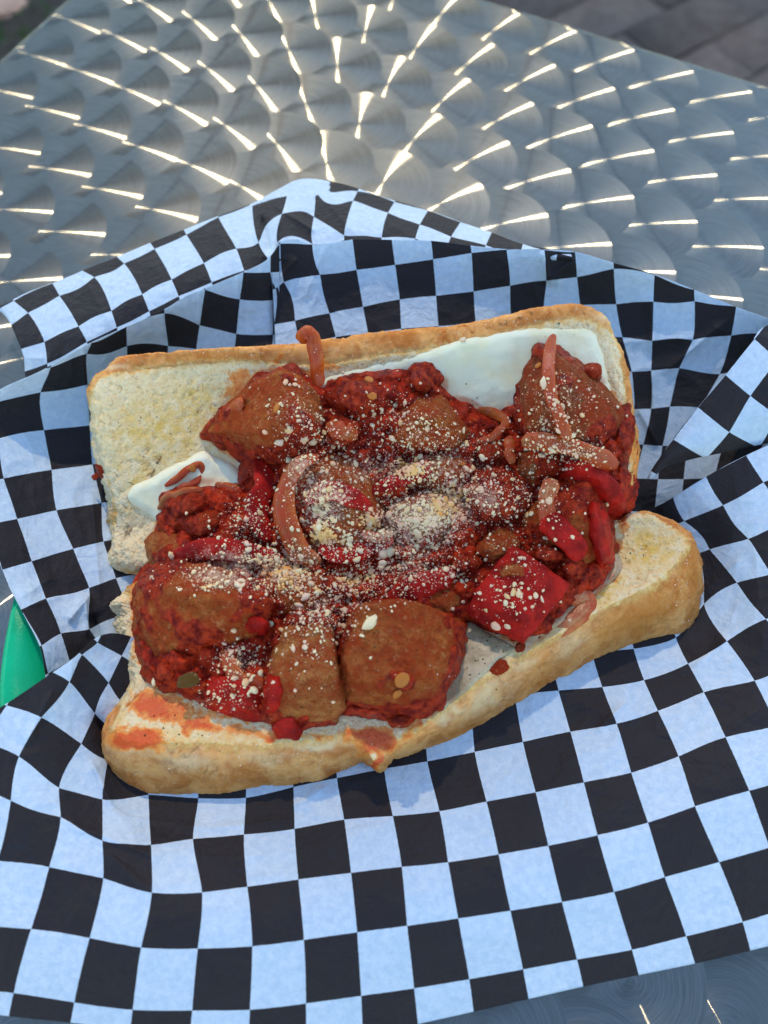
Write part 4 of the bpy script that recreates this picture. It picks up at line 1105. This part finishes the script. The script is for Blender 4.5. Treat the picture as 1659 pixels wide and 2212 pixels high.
slab('mozzarella_slice', [(276,1078),(284,1058),(300,1042),(330,1026),(357,1009),(400,988),(440,972),(475,985),(505,1005),(535,1040),(540,1090),(420,1120),(345,1130),(318,1112),(296,1100)], Zb, .18, MCH,
 'small white mozzarella tongue hanging over the left end of the roll beside the tomato lumps', 'cheese slice',
 [(520,1020,10,20,0,.7),(440,1040,60,14,0,.7),(400,1050,30,16,0,.7),(340,1110,10,20,0,.5)], seed=8, rad=20)
slab('runny_cheese', [(1008,1345),(1050,1358),(1100,1385),(1120,1405),(1085,1420),(1050,1450),(1010,1490),(975,1520),(950,1540),(930,1500),(960,1400)], lambda u, v: Zb(u, v) + .02, .10, MW,
 'greyish runny cheese with herb flecks between the big sausage chunk and the square pepper', 'melted cheese', [(975,1500,20,30,0,.5)], seed=15, rad=10, amp=.02)
slab('runny_cheese', [(1190,1360),(1240,1325),(1290,1285),(1330,1250),(1345,1215),(1325,1190),(1290,1230),(1240,1280),(1170,1340)], lambda u, v: Zb(u, v) + .02, .12, MW,
 'pinkish foamy melted cheese at the right edge of the filling beside the pale onion', 'melted cheese', [(1290,1260,60,40,-30,.95),(1220,1330,50,20,-30,.5)], seed=17, rad=10, amp=.03)

# --- sausage chunks
G_ = 'sausage chunks piled in the roll'
def sg(outline, tops, k, label, **kw):
    chunk('sausage_chunk', outline, tops, MS[k], label, 'sausage', G_, **kw)
sg([(426,937,-.1),(486,880,0),(553,818,.1),(596,800,.2),(642,803,.3),(682,843,.3),(703,898,.2),(695,953,.1),(640,990,-.2),(592,1007,-.3),(537,1000,-.4),(492,985,-.4)], [(556,824,.62),(604,806,.78),(655,835,.85),(640,880,1.0),(560,935,.8),(470,932,.3),(680,940,.55),(610,985,.3)], 1, 'wedge shaped sausage chunk pointing left over the bare crumb of the upper bread', drop=1.3, plateau=False)
sg([(832,950),(862,885),(896,857),(951,850),(993,885),(1024,936),(1000,968),(934,975),(862,970)], [(900,900,.75),(960,900,.8),(980,935,.5),(900,945,.6)], 0, 'round topped sausage chunk in the back row below the middle of the white cheese', drop=1.2)
sg([(1147,765,0),(1172,748,.1),(1200,745,.2),(1255,780,.3),(1306,832,.2),(1355,890,.1),(1345,930,0),(1296,980,-.2),(1243,968,-.1),(1137,955,-.2),(1114,919,-.1),(1116,851,0),(1130,796,0)], [(1198,762,.85),(1218,840,1.1),(1236,945,.85),(1262,800,.85),(1310,858,.75),(1332,905,.45),(1132,840,.5),(1140,930,.5),(1290,960,.35)], 2, 'large dark sausage chunk at the far right with an onion strip down its face', drop=1.4, plateau=False)
sg([(306,1238,.35),(381,1214,.6),(443,1220,.7),(514,1236,.8),(576,1262,.8),(582,1300,.6),(572,1366,.1),(514,1386,-.1),(474,1406,-.2),(412,1432,-.3),(334,1425,-.3),(291,1388,-.2),(282,1329,0),(288,1280,.2)], [(383,1220,.9),(443,1222,1.0),(514,1238,1.05),(572,1262,1.0),(302,1258,1.15),(345,1268,1.35),(440,1290,1.5),(578,1300,1.1),(300,1340,.7),(440,1385,.6),(560,1350,.6),(350,1405,.25)], 1, 'biggest sausage chunk at the lower left of the filling, powdered along its top edge', drop=1.0, rough=.06, plateau=False, sm=0, vox=.045)
sg([(612,1350,0),(678,1333,.2),(720,1353,.3),(735,1446,.1),(750,1530,0),(722,1566,-.1),(646,1582,-.2),(580,1570,-.2),(562,1540,-.1),(570,1466,0),(596,1407,0)], [(628,1360,.8),(678,1342,.85),(716,1362,.85),(728,1450,.8),(738,1520,.6),(690,1545,.5),(600,1530,.45),(590,1465,.6),(650,1470,.95)], 3, 'pale tan sausage chunk standing at the front edge between two darker chunks', drop=1.1, plateau=False)
sg([(762,1315,.3),(790,1298,.4),(870,1292,.4),(925,1306,.4),(1006,1352,.2),(1000,1400,0),(990,1455,-.2),(950,1538,-.3),(880,1562,-.35),(800,1548,-.3),(745,1525,-.2),(726,1470,0),(742,1400,.2),(748,1345,.3)], [(786,1306,1.0),(870,1298,1.1),(925,1310,1.1),(998,1352,1.0),(985,1410,.95),(945,1478,.85),(760,1458,.9),(742,1420,.9),(840,1480,.95),(760,1500,.5),(900,1530,.35)], 1, 'big square sausage chunk at the front edge left of the grey runny cheese', drop=1.1, rough=.055, plateau=False, sm=0, vox=.045)
sg([(308,1165),(330,1148),(375,1142),(400,1180),(385,1222),(345,1235),(318,1215)], [(345,1175,.35),(365,1200,.35)], 3, 'small pale sausage piece at the left edge above the biggest chunk', drop=.7)
sg([(1128,1110),(1175,1060),(1215,1030),(1262,1022),(1290,1060),(1318,1130),(1332,1190),(1310,1232),(1262,1238),(1215,1205),(1160,1190),(1135,1150)], [(1200,1080,.75),(1260,1070,.85),(1290,1150,.75),(1220,1150,.8)], 1, 'sausage chunk smothered in tomato at the right edge just above the square pepper', lump=.22)
sg([(1000,1050),(1030,1015),(1090,1005),(1140,1040),(1150,1095),(1100,1130),(1035,1125)], [(1050,1050,.6),(1100,1060,.6),(1070,1100,.5)], 1, 'cheese dusted sausage chunk in the centre right of the mound', lump=.15)
sg([(640,1010),(690,980),(770,985),(815,1040),(835,1110),(800,1180),(735,1215),(680,1190),(640,1120)], [(690,1030,.7),(760,1050,.8),(770,1130,.7),(700,1130,.65)], 0, 'sausage chunk half hidden inside the long curved onion in the middle', lump=.15)
sg([(1125,975),(1200,975),(1230,1010),(1190,1040),(1140,1055),(1110,1020)], [(1160,1000,.4),(1190,1010,.4)], 2, 'small dusty sausage piece just below the large chunk with the onion strip')
sg([(840,1090),(900,1060),(960,1070),(985,1120),(950,1170),(880,1175),(835,1140)], [(890,1100,.5),(930,1120,.55)], 0, 'sausage chunk buried under the thickest heap of grated cheese', lump=.12)
sg([(560,1235),(620,1215),(700,1240),(715,1290),(660,1335),(590,1320),(560,1280)], [(620,1250,.3),(660,1280,.3)], 1, 'sausage piece covered in yellow cheese right of the biggest chunk')
sg([(905,1285),(960,1265),(1010,1285),(1020,1330),(985,1345),(930,1320)], [(960,1295,.25)], 3, 'small sausage piece tucked between the big square chunk and the square pepper', drop=.7)
sg([(880,1000),(950,975),(1010,990),(1010,1040),(940,1060),(885,1045)], [(930,1005,.35),(970,1020,.35)], 0, 'sausage piece with loose grains just in front of the round topped chunk')
sg([(1055,1150),(1100,1140),(1130,1165),(1120,1205),(1060,1215),(1030,1190)], [(1080,1165,.4),(1095,1190,.35)], 1, 'knobbly little sausage piece at the upper left side of the square pepper', lump=.2)
sg([(1080,1226),(1108,1216),(1134,1222),(1132,1240),(1108,1238),(1084,1240)], [(1105,1228,.75)], 3, 'tiny tan meat crumb stuck on top of the square pepper', drop=.3, vox=.03, dz=.62, rough=.05, sm=2)

# --- peppers
G2 = 'red pepper pieces in the sauce'
def pp(outline, tops, label, **kw):
    kw.setdefault('rough', .04); kw.setdefault('sm', 2)
    chunk('red_pepper_piece', outline, tops, MPE, label, 'pepper', G2, **kw)
pp([(1107,1175,.45),(1165,1212,.5),(1234,1262,.45),(1212,1295,.42),(1186,1326,.40),(1133,1389,.45),(1068,1363,.5),(1008,1318,.5),(1029,1275,.5),(1060,1238,.42)], [(1110,1200,.52),(1190,1262,.55),(1128,1340,.6),(1050,1310,.58),(1090,1262,.56)], 'big square bright red pepper piece lying flat at the right front of the filling', drop=.16, shrink=.98, vox=.04)
pp([(1188,1005),(1215,980),(1255,975),(1300,1005),(1335,1050),(1360,1098),(1340,1115),(1310,1110),(1270,1060),(1230,1035),(1200,1035)], [(1250,1000,.65),(1300,1040,.6),(1335,1090,.45)], 'long curved red pepper at the right edge of the upper bread, below the flat onion', drop=.6)
pp([(1240,1060),(1275,1050),(1305,1085),(1325,1150),(1328,1215),(1295,1235),(1270,1190),(1262,1120)], [(1285,1090,1.05),(1300,1160,1.0),(1300,1200,.8)], 'red pepper lobe on the tomato covered chunk at the right', drop=.5, lump=.12)
pp([(430,1480),(470,1450),(520,1462),(568,1490),(575,1560),(535,1562),(485,1545),(440,1525)], [(500,1480,.35),(540,1510,.35),(470,1500,.25)], 'shiny red pepper piece under the small onion at the lower left', drop=.5)
pp([(582,1568),(610,1548),(640,1546),(656,1580),(645,1602),(600,1600)], [(620,1565,.35)], 'little red pepper corner hanging over the front crust', drop=.4, vox=.04)
pp([(522,1325),(545,1312),(570,1322),(583,1345),(572,1368),(540,1368),(522,1350)], [(550,1335,1.15),(560,1350,.9)], 'small red pepper knob on the right end of the biggest sausage chunk', drop=.5, vox=.04, dz=.5)
pp([(578,1455),(612,1448),(616,1500),(600,1545),(575,1542),(570,1500)], [(595,1470,.85),(592,1510,.75)], 'narrow red pepper piece along the left side of the pale sausage chunk', drop=.4, dz=.25, vox=.045)
strip('red_pepper_piece', [(556,992,.2),(574,1040,.3),(556,1085,.3),(560,1130,.2),(582,1168,.1)], .62, .24, MPE, 'upright narrow red pepper strip left of the long curved onion', 'pepper', G2, tilt=25)
strip('red_pepper_piece', [(370,1200,.3),(430,1188,.35),(500,1190,.35),(560,1200,.3),(612,1214,.1)], .55, .26, MPE, 'horizontal red pepper strip whitened by powder above the biggest chunk', 'pepper', G2, tilt=-10)
strip('red_pepper_piece', [(838,1302,.1),(880,1280,.25),(935,1258,.3),(985,1236,.15)], .68, .22, MPE, 'red pepper strip slanting upward between the big front chunk and the square pepper', 'pepper', G2, tilt=-20)
strip('red_pepper_piece', [(800,1065,.3),(850,1040,.35),(905,1018,.35),(950,1010,.2)], .42, .2, MPE, 'thin red pepper strip in the middle of the mound half under cheese grains', 'pepper', G2, tilt=-10)
strip('red_pepper_piece', [(690,1180,.3),(740,1200,.3),(800,1180,.2),(850,1165,.1)], .5, .2, MPE, 'red pepper strip just right of the lower end of the long curved onion', 'pepper', G2)
strip('red_pepper_piece', [(1165,1130,.6),(1200,1140,.75),(1235,1170,.7),(1250,1210,.5)], .7, .3, MPE, 'wide soft red pepper strip directly above the right corner of the square pepper', 'pepper', G2)
strip('red_pepper_piece', [(660,1085,.8),(700,1060,.9),(750,1070,.9),(800,1100,.7)], .5, .2, MPE, 'dark red pepper strip inside the curve of the long onion', 'pepper', G2)
# --- tomato lumps
G3 = 'cooked tomato lumps'
MTOM = mat_sausage('tomato_flesh', .30, (.50, .05, .012), (.36, .012, .006))
def tm(cx, cy, rx, ry, h, label, dz=-.05, **kw):
    a0 = random.random()
    pts = [(cx + rx * math.cos(t + a0) * random.uniform(.85, 1.1), cy + ry * math.sin(t + a0) * random.uniform(.85, 1.1)) for t in np.linspace(0, 6.28, 10)[:-1]]
    kw.setdefault('rough', .07); kw.setdefault('lump', .2); kw.setdefault('sm', 1); kw.setdefault('vox', .05)
    chunk('tomato_lump', pts, [(cx - rx * .3, cy - ry * .2, h), (cx + rx * .3, cy, h), (cx, cy + ry * .4, h * .8)], MTOM, label, 'tomato', G3, dz=dz, drop=.6, **kw)
tm(775, 850, 62, 52, .65, 'large glossy seeded tomato lump in the back row at the left tip of white cheese')
tm(915, 815, 40, 34, .45, 'tomato lump touching the dip of the white cheese behind the round topped sausage')
tm(740, 930, 48, 34, .5, 'tomato and onion lump right of the wedge shaped sausage')
tm(400, 1085, 56, 38, .5, 'tomato lump beside the small mozzarella tongue at the left')
tm(430, 1130, 48, 32, .5, 'darker tomato lump just below the one beside the mozzarella tongue')
tm(365, 1120, 34, 30, .35, 'small bright tomato lump at the left edge of the filling')
tm(1350, 925, 26, 50, .3, 'tomato lump on the right rim of the upper bread')
tm(1060, 975, 40, 26, .4, 'tomato piece in front of the curled onion ring')
tm(340, 1455, 46, 30, .3, 'tomato lump under the left end of the biggest sausage chunk')
tm(395, 1475, 60, 24, .35, 'wet dark tomato lump with a green pepper bit at the lower left')
tm(860, 1560, 26, 14, .25, 'red tomato bit under the front of the big square chunk')
tm(1175, 760, 24, 20, .75, 'tomato bit at the upper tip of the large dark chunk')
tm(1275, 800, 26, 18, 1.0, 'tomato bit on the upper right slope of the large dark chunk', dz=.3)
tm(1185, 1195, 40, 26, .6, 'tomato lump overlapping the top corner of the square pepper')
tm(1240, 1225, 30, 26, .5, 'tomato lump at the right corner of the square pepper')
tm(870, 1470, 24, 26, 1.15, 'round orange tomato seed cluster on the face of the big square chunk', dz=.75, vox=.035)
tm(670, 1345, 50, 30, .85, 'tomato coating the top of the pale sausage chunk', dz=.3)
tm(1010, 1215, 32, 24, .35, 'tomato lump left of the top corner of the square pepper')
tm(720, 1265, 46, 30, .3, 'tomato lump at the centre front under loose cheese grains')
tm(620, 815, 34, 26, .8, 'tomato bit at the foot of the upright onion strip', dz=.3)

# --- onions
G4 = 'cooked onion strips'
def on(path, w_, t_, mat, label, **kw):
    kw.setdefault('cup', -.16)
    strip('onion_strip', path, w_ * 1.05, t_ * .55, mat, label, 'onion', G4, **kw)
on([(651,742,1.0),(653,724,1.15),(664,716,1.2),(674,728,1.2),(679,752,1.15),(683,790,1.05),(690,835,.9)], .36, .07, MO3, 'orange onion ribbon standing up over the back crust', tilt=0, taper=.05)
on([(688,985,.9),(645,998,1.0),(616,1040,1.0),(608,1095,.95),(622,1150,.8),(652,1198,.6),(694,1216,.4)], .56, .10, MO, 'long thick curved onion strip left of the centre, shaped like a bracket', tilt=(-30, -20, -15, -15, -30), taper=.2, cup=-.22)
on([(1195,722,.9),(1190,760,1.1),(1188,810,1.3),(1197,870,1.35),(1218,920,1.2),(1232,955,1.0)], .34, .14, MO3, 'slender orange onion strip running down the large dark sausage chunk', taper=.2)
on([(1126,955,.9),(1165,955,.95),(1210,960,.95),(1265,975,.9),(1335,1008,.6)], .46, .12, MO, 'flat amber onion strip lying across below the large dark chunk', tilt=-25, taper=.1)
on([(1198,1035,.95),(1186,1065,1.0),(1184,1105,.95),(1192,1145,.75)], .5, .10, MO2, 'short pale onion piece on the tomato covered chunk at the right', tilt=-10, taper=.12)
on([(1030,955,.3),(1055,945,.45),(1084,925,.5),(1086,900,.45),(1060,890,.3),(1030,885,.2)], .26, .10, MO, 'curled onion ring in the notch below the white cheese', tilt=20, taper=.15)
on([(1232,1285,.15),(1268,1296,.2),(1250,1325,.2),(1205,1352,.15),(1160,1372,.1)], .55, .14, MO2, 'pale onion piece sticking out under the right side of the square pepper', tilt=-10, taper=.12)
on([(484,1400,.3),(492,1440,.35),(522,1468,.35),(572,1480,.2)], .45, .16, MO, 'small curved onion piece under the right end of the biggest chunk', tilt=-25, taper=.12)
on([(356,1048,.3),(385,1030,.4),(408,1010,.4),(430,1004,.35),(434,1026,.3),(412,1044,.3),(385,1060,.3)], .18, .10, MO3, 'thin orange onion loop on the mozzarella tongue at the left', taper=.1)
on([(340,1100,.3),(360,1076,.5),(400,1062,.6),(440,1060,.5)], .24, .10, MO, 'small arched onion strip over the left tomato lump', taper=.15)
on([(480,905,.5),(505,880,.7),(528,870,.75)], .36, .14, MO, 'short translucent onion chip on the left side of the wedge shaped sausage', taper=.3)
on([(430,1045,.1),(480,1050,.15),(520,1060,.1)], .3, .12, MO, 'narrow onion strip along the lower edge of the mozzarella tongue', taper=.2)
on([(705,915,.7),(740,930,.8),(772,938,.6)], .42, .18, MO, 'onion piece half sunk in the tomato right of the wedge shaped sausage', taper=.25)
on([(1110,1000,.4),(1100,970,.5),(1104,940,.4)], .3, .14, MO, 'short upright onion strip at the lower left corner of the large dark chunk', taper=.2)
on([(780,1150,.6),(810,1160,.6),(850,1150,.5)], .3, .14, MO2, 'pale onion sliver under the grated cheese in the middle', taper=.25)

# --- little things
def pebble(nlat, seed, sx=1, sy=1, sz=1, jag=.18):
    bm = bmesh.new(); bmesh.ops.create_icosphere(bm, subdivisions=nlat, radius=1)
    V = np.array([v.co[:] for v in bm.verts]); F = np.array([[v.index for v in f.verts] for f in bm.faces]); bm.free()
    V = V * (1 + jag * fbm(V, 1.3, 2, seed))[:, None] * np.array([sx, sy, sz])
    return V, F
def on_surface(u, v, bvh):
    """point of the pile seen along a line through u, v, and its normal"""
    o0 = Vector((0, 0, CAM_H)); d = Vector(W(u, v, 0.0)) - o0
    h = bvh.ray_cast(o0, d.normalized())
    return (None, None) if h[0] is None else (np.array(h[0]), np.array(h[1]) if h[1].z > 0 else -np.array(h[1]))
PILE = BVHTree.FromPolygons([tuple(p) for p in np.concatenate(FV)], [tuple(int(q) for q in f) for f in np.concatenate(FF)])
bo_ = [bpy.data.objects['lower_half'], bpy.data.objects['upper_half']]
def tree_of(me):
    V = np.empty(len(me.vertices) * 3); me.vertices.foreach_get('co', V)
    L = np.empty(len(me.loops), np.int32); me.loops.foreach_get('vertex_index', L)
    return V.reshape(-1, 3), L.reshape(-1, 4)
lv, lf = tree_of(lw); uv_, uf = tree_of(up)
ALLV = np.concatenate(FV + [lv, uv_]); b1 = FN; b2 = FN + len(lv)
ALLF = np.concatenate([np.concatenate(FF), lf[:, :3] + b1, lf[:, [0, 2, 3]] + b1, uf[:, :3] + b2, uf[:, [0, 2, 3]] + b2])
EVERY = BVHTree.FromPolygons(ALLV.tolist(), ALLF.tolist())

def seat(o, p, n_, lift, spin):
    q = Vector(n_).to_track_quat('Z', 'Y')
    o.rotation_mode = 'QUATERNION'
    o.rotation_quaternion = q @ Vector((0, 0, 1)).to_track_quat('Z', 'Y') @ Matrix.Rotation(spin, 3, 'Z').to_quaternion()
    o.location = Vector(p) + Vector(n_) * lift
for (u, v, r, lb) in [(600,882,.16,'golden pepper seed on the wedge shaped sausage chunk'),(797,822,.15,'round pepper seed at the top of the large glossy tomato lump'),(803,856,.14,'bright orange pepper seed on the right side of the large glossy tomato lump'),(868,1468,.2,'largest round seed, on the face of the big square chunk'),(858,1496,.16,'orange seed just below the largest seed on the big square chunk'),(1000,1003,.10,'small orange seed among grains near the centre'),(1164,790,.12,'pale seed near the upper tip of the large dark chunk'),(416,1012,.12,'seed inside the thin orange onion loop at the left')]:
    p, n_ = on_surface(u, v, EVERY)
    if p is None: continue
    V, F = pebble(3, int(u), r, r * .8, r * .35, .06)
    o = link('pepper_seed', make_mesh('pepper_seed', V, F, [MSEED])); seat(o, p, n_, r * .18, u)
    tag(o, lb, 'seed', 'pepper seeds')
for (u, v, r, lb) in [(1078,1443,.27,'larger red sauce blob dried on the front crust'),(1122,1399,.16,'smaller red sauce blob on the front crust, just under the square pepper'),(218,1018,.26,'red sauce blob on the left end of the upper bread'),(206,1030,.13,'small orange sauce bit beside the paper at the left end of the bread')]:
    p, n_ = on_surface(u, v, EVERY)
    if p is None:
        p, n_ = W(u, v, 2.0), np.array([-.4, -.3, .85])
    V, F = pebble(4, int(v), r, r * .75, r * .22, .25)
    o = link('sauce_blob', make_mesh('sauce_blob', V, F, [MTOM])); seat(o, p, n_, .01, v * 1.7)
    tag(o, lb, 'sauce')
V, F = pebble(4, 3, .27, .17, .08, .35); p, n_ = on_surface(408, 1470, EVERY); n_ = np.array([0, -.3, .95])
o = link('green_pepper_bit', make_mesh('green_pepper_bit', V, F, [MOLIVE])); seat(o, p, n_, .05, .3); tag(o, 'olive green pepper bit in the wet sauce at the lower left', 'pepper')

# --- grated cheese: the 300 largest grains one by one, the rest as stuff
GR = [pebble(2, k, random.uniform(.8, 1.25), random.uniform(.6, 1.0), random.uniform(.5, .8), random.uniform(.2, .42)) for k in range(12)]
GM = [make_mesh('cheese_grain', V, F, [MGR]) for V, F in GR]
OILY = [(625,1235,50,34),(755,1255,30,24),(962,1085,34,30),(700,1160,24,18),(880,1015,30,14),(800,1120,20,16)]
GMO = []
for V, F in GR: GMO.append(make_mesh('cheese_grain', V, F, [MGO]))
DENS = [(930,1110,75,42,30),(880,1150,100,50,22),(700,1110,34,40,9),(990,1050,90,40,12),(620,1230,55,45,14),(560,1225,80,28,9),(700,1320,60,40,10),(690,1050,50,50,7),(950,960,110,34,8),(640,900,50,60,3),(900,1230,90,34,10),(780,1270,80,34,9),(1120,1080,70,50,5),(1190,900,50,60,3),(530,1140,50,50,6),(520,1430,45,34,4),(1230,970,50,24,4),(880,920,70,50,4),(480,1262,80,16,3.5),(660,1400,60,60,2),(1100,1290,60,45,3),(500,1500,60,30,2.5),(830,900,80,50,3),(700,960,60,40,5),(850,1010,80,30,8),(740,1180,80,30,7)]
wts = np.array([d[4] for d in DENS]); wts = wts / wts.sum()
rg = np.random.default_rng(5)
def sample():
    d = DENS[rg.choice(len(DENS), p=wts)]
    return d[0] + rg.normal() * d[2] * .66, d[1] + rg.normal() * d[3] * .66
LBL = [((900,1110), 'pale cheese grain in the thickest heap of grated cheese at the centre'), ((620,1235), 'cheese grain in the yellow oily patch right of the biggest sausage chunk'), ((700,1330), 'cheese grain among those scattered above the pale sausage chunk'), ((640,900), 'cheese grain on or near the wedge shaped sausage chunk'), ((1200,900), 'cheese grain on or near the large dark sausage chunk at the right'), ((1120,1080), 'cheese grain in the scatter right of the centre heap'), ((500,1450), 'cheese grain at the lower left, below the biggest sausage chunk'), ((530,1140), 'cheese grain in the hollow left of the long curved onion'), ((1110,1290), 'cheese grain on or beside the square red pepper'), ((900,930), 'cheese grain in the back row around the round topped sausage chunk'), ((690,1080), 'cheese grain inside the curve of the long onion'), ((900,1240), 'cheese grain between the centre heap and the big square chunk'), ((820,1400), 'cheese grain on the face of the big square chunk')]
named = [(842,1113,.13),(1139,973,.17),(798,1345,.20),(1097,1352,.10),(1072,1352,.12),(1186,1082,.09),(908,988,.1),(1106,1037,.1),(1000,1120,.13),(838,1190,.2),(824,1195,.18),(900,1148,.16),(946,1092,.16),(960,1080,.13),(620,1230,.12),(530,1475,.12),(548,1490,.1),(333,1474,.09),(372,1199,.13),(578,878,.07),(607,873,.07),(604,956,.12),(573,933,.09),(585,1350,.11),(608,1363,.1),(646,1306,.13),(660,1290,.12),(686,1310,.10),(745,1320,.09),(1236,1160,.06),(1110,1262,.08),(1106,1282,.06),(1150,1310,.06),(1050,1318,.06),(1020,1012,.1),(1310,1090,.07),(505,1362,.08),(1230,1340,.05),(1176,828,.14),(1216,878,.1),(1005,800,.0),(1000,735,.09),(1040,1060,.08),(1000,1300,.07)]
def place_grain(u, v, s, k):
    p, n_ = on_surface(u, v, PILE)
    if p is None or s <= 0: return False
    oily = min(math.hypot((u - c[0]) / c[2], (v - c[1]) / c[3]) for c in OILY) < 1.1
    o = bpy.data.objects.new('cheese_grain', (GMO if oily and rg.random() < .6 else GM)[k % 12]); COL.objects.link(o)
    o.scale = (s, s * rg.uniform(.8, 1.1), s * rg.uniform(.7, 1))
    n2 = n_ + rg.normal(size=3) * .25; n2 /= np.linalg.norm(n2)
    seat(o, p, n2, s * .25, rg.uniform(0, 6.28))
    i = int(np.argmin([math.hypot(c[0][0] - u, c[0][1] - v) for c in LBL]))
    tag(o, LBL[i][1], 'cheese grain', LBL[i][1].replace('cheese grain', 'cheese grains', 1))
    return True
cnt = 0
for (u, v, s) in named: cnt += place_grain(u, v, s, cnt)
while cnt < 300:
    u, v = sample(); cnt += place_grain(u, v, rg.uniform(.055, .10) * (1.3 if rg.random() < .12 else 1), cnt)
def dust(n, lo, hi, name, label, mat, level, spread=1.0, cat='grated cheese', src=None, tree=None):
    V0, F0 = pebble(level, 2, 1, .85, .7, .3); VV, FF_ = [], []
    for k in range(n):
        if src is None: u, v = sample() if rg.random() < .8 else ((lambda q: (POWD[q][0] + rg.normal() * POWD[q][2] * .7, POWD[q][1] + rg.normal() * POWD[q][3] * .7))(rg.integers(len(POWD))))
        else:
            q = src[rg.integers(len(src))]; u, v = q[0] + rg.normal() * q[2], q[1] + rg.normal() * q[3]
        p, n_ = on_surface(u, v, tree or PILE)
        if p is None: continue
        s = lo + (hi - lo) * rg.random() ** 2.2
        A = rg.normal(size=(3, 3)); Q_, _ = np.linalg.qr(A)
        VV.append((V0 * s * rg.uniform(.75, 1.2, 3)) @ Q_ + p + n_ * s * .35); FF_.append(F0 + len(V0) * len(FF_))
    VV = np.concatenate(VV)
    return tag(link(name, make_mesh(name, VV, np.concatenate(FF_), [mat])), label, cat, kind='stuff')
dust(5200, .016, .058, 'grated_cheese', 'finely grated hard cheese sprinkled over the middle of the filling', MGR, 2)
dust(700, .03, .075, 'oil_soaked_cheese', 'orange yellow oil soaked grated cheese in patches on the sauce', MGO, 2, src=[(c[0], c[1], c[2] * .6, c[3] * .6) for c in OILY])
dust(10000, .008, .022, 'cheese_powder', 'white cheese powder dusted on the sausage, onion and pepper', MPW, 1)
dust(260, .012, .03, 'dried_herbs', 'dark dried herb flecks scattered over the filling and the bread', MHERB, 1, cat='herbs', src=[(1250,1080,50,60),(640,880,90,60),(950,900,80,60),(1180,1230,40,30),(400,960,70,60),(1050,1420,60,40),(1250,850,60,60),(850,1400,90,60),(400,1560,60,30),(1380,1170,60,50),(660,1480,60,60)], tree=EVERY)
crm = [(560,1640,250,20),(1100,1500,150,50),(480,760,160,6),(1100,690,120,8),(1480,1250,20,60)]
dust(260, .010, .028, 'bread_crumbs', 'tiny pale bread crumbs and cheese dust on the crust', MPW, 1, cat='crumbs', src=crm, tree=EVERY)
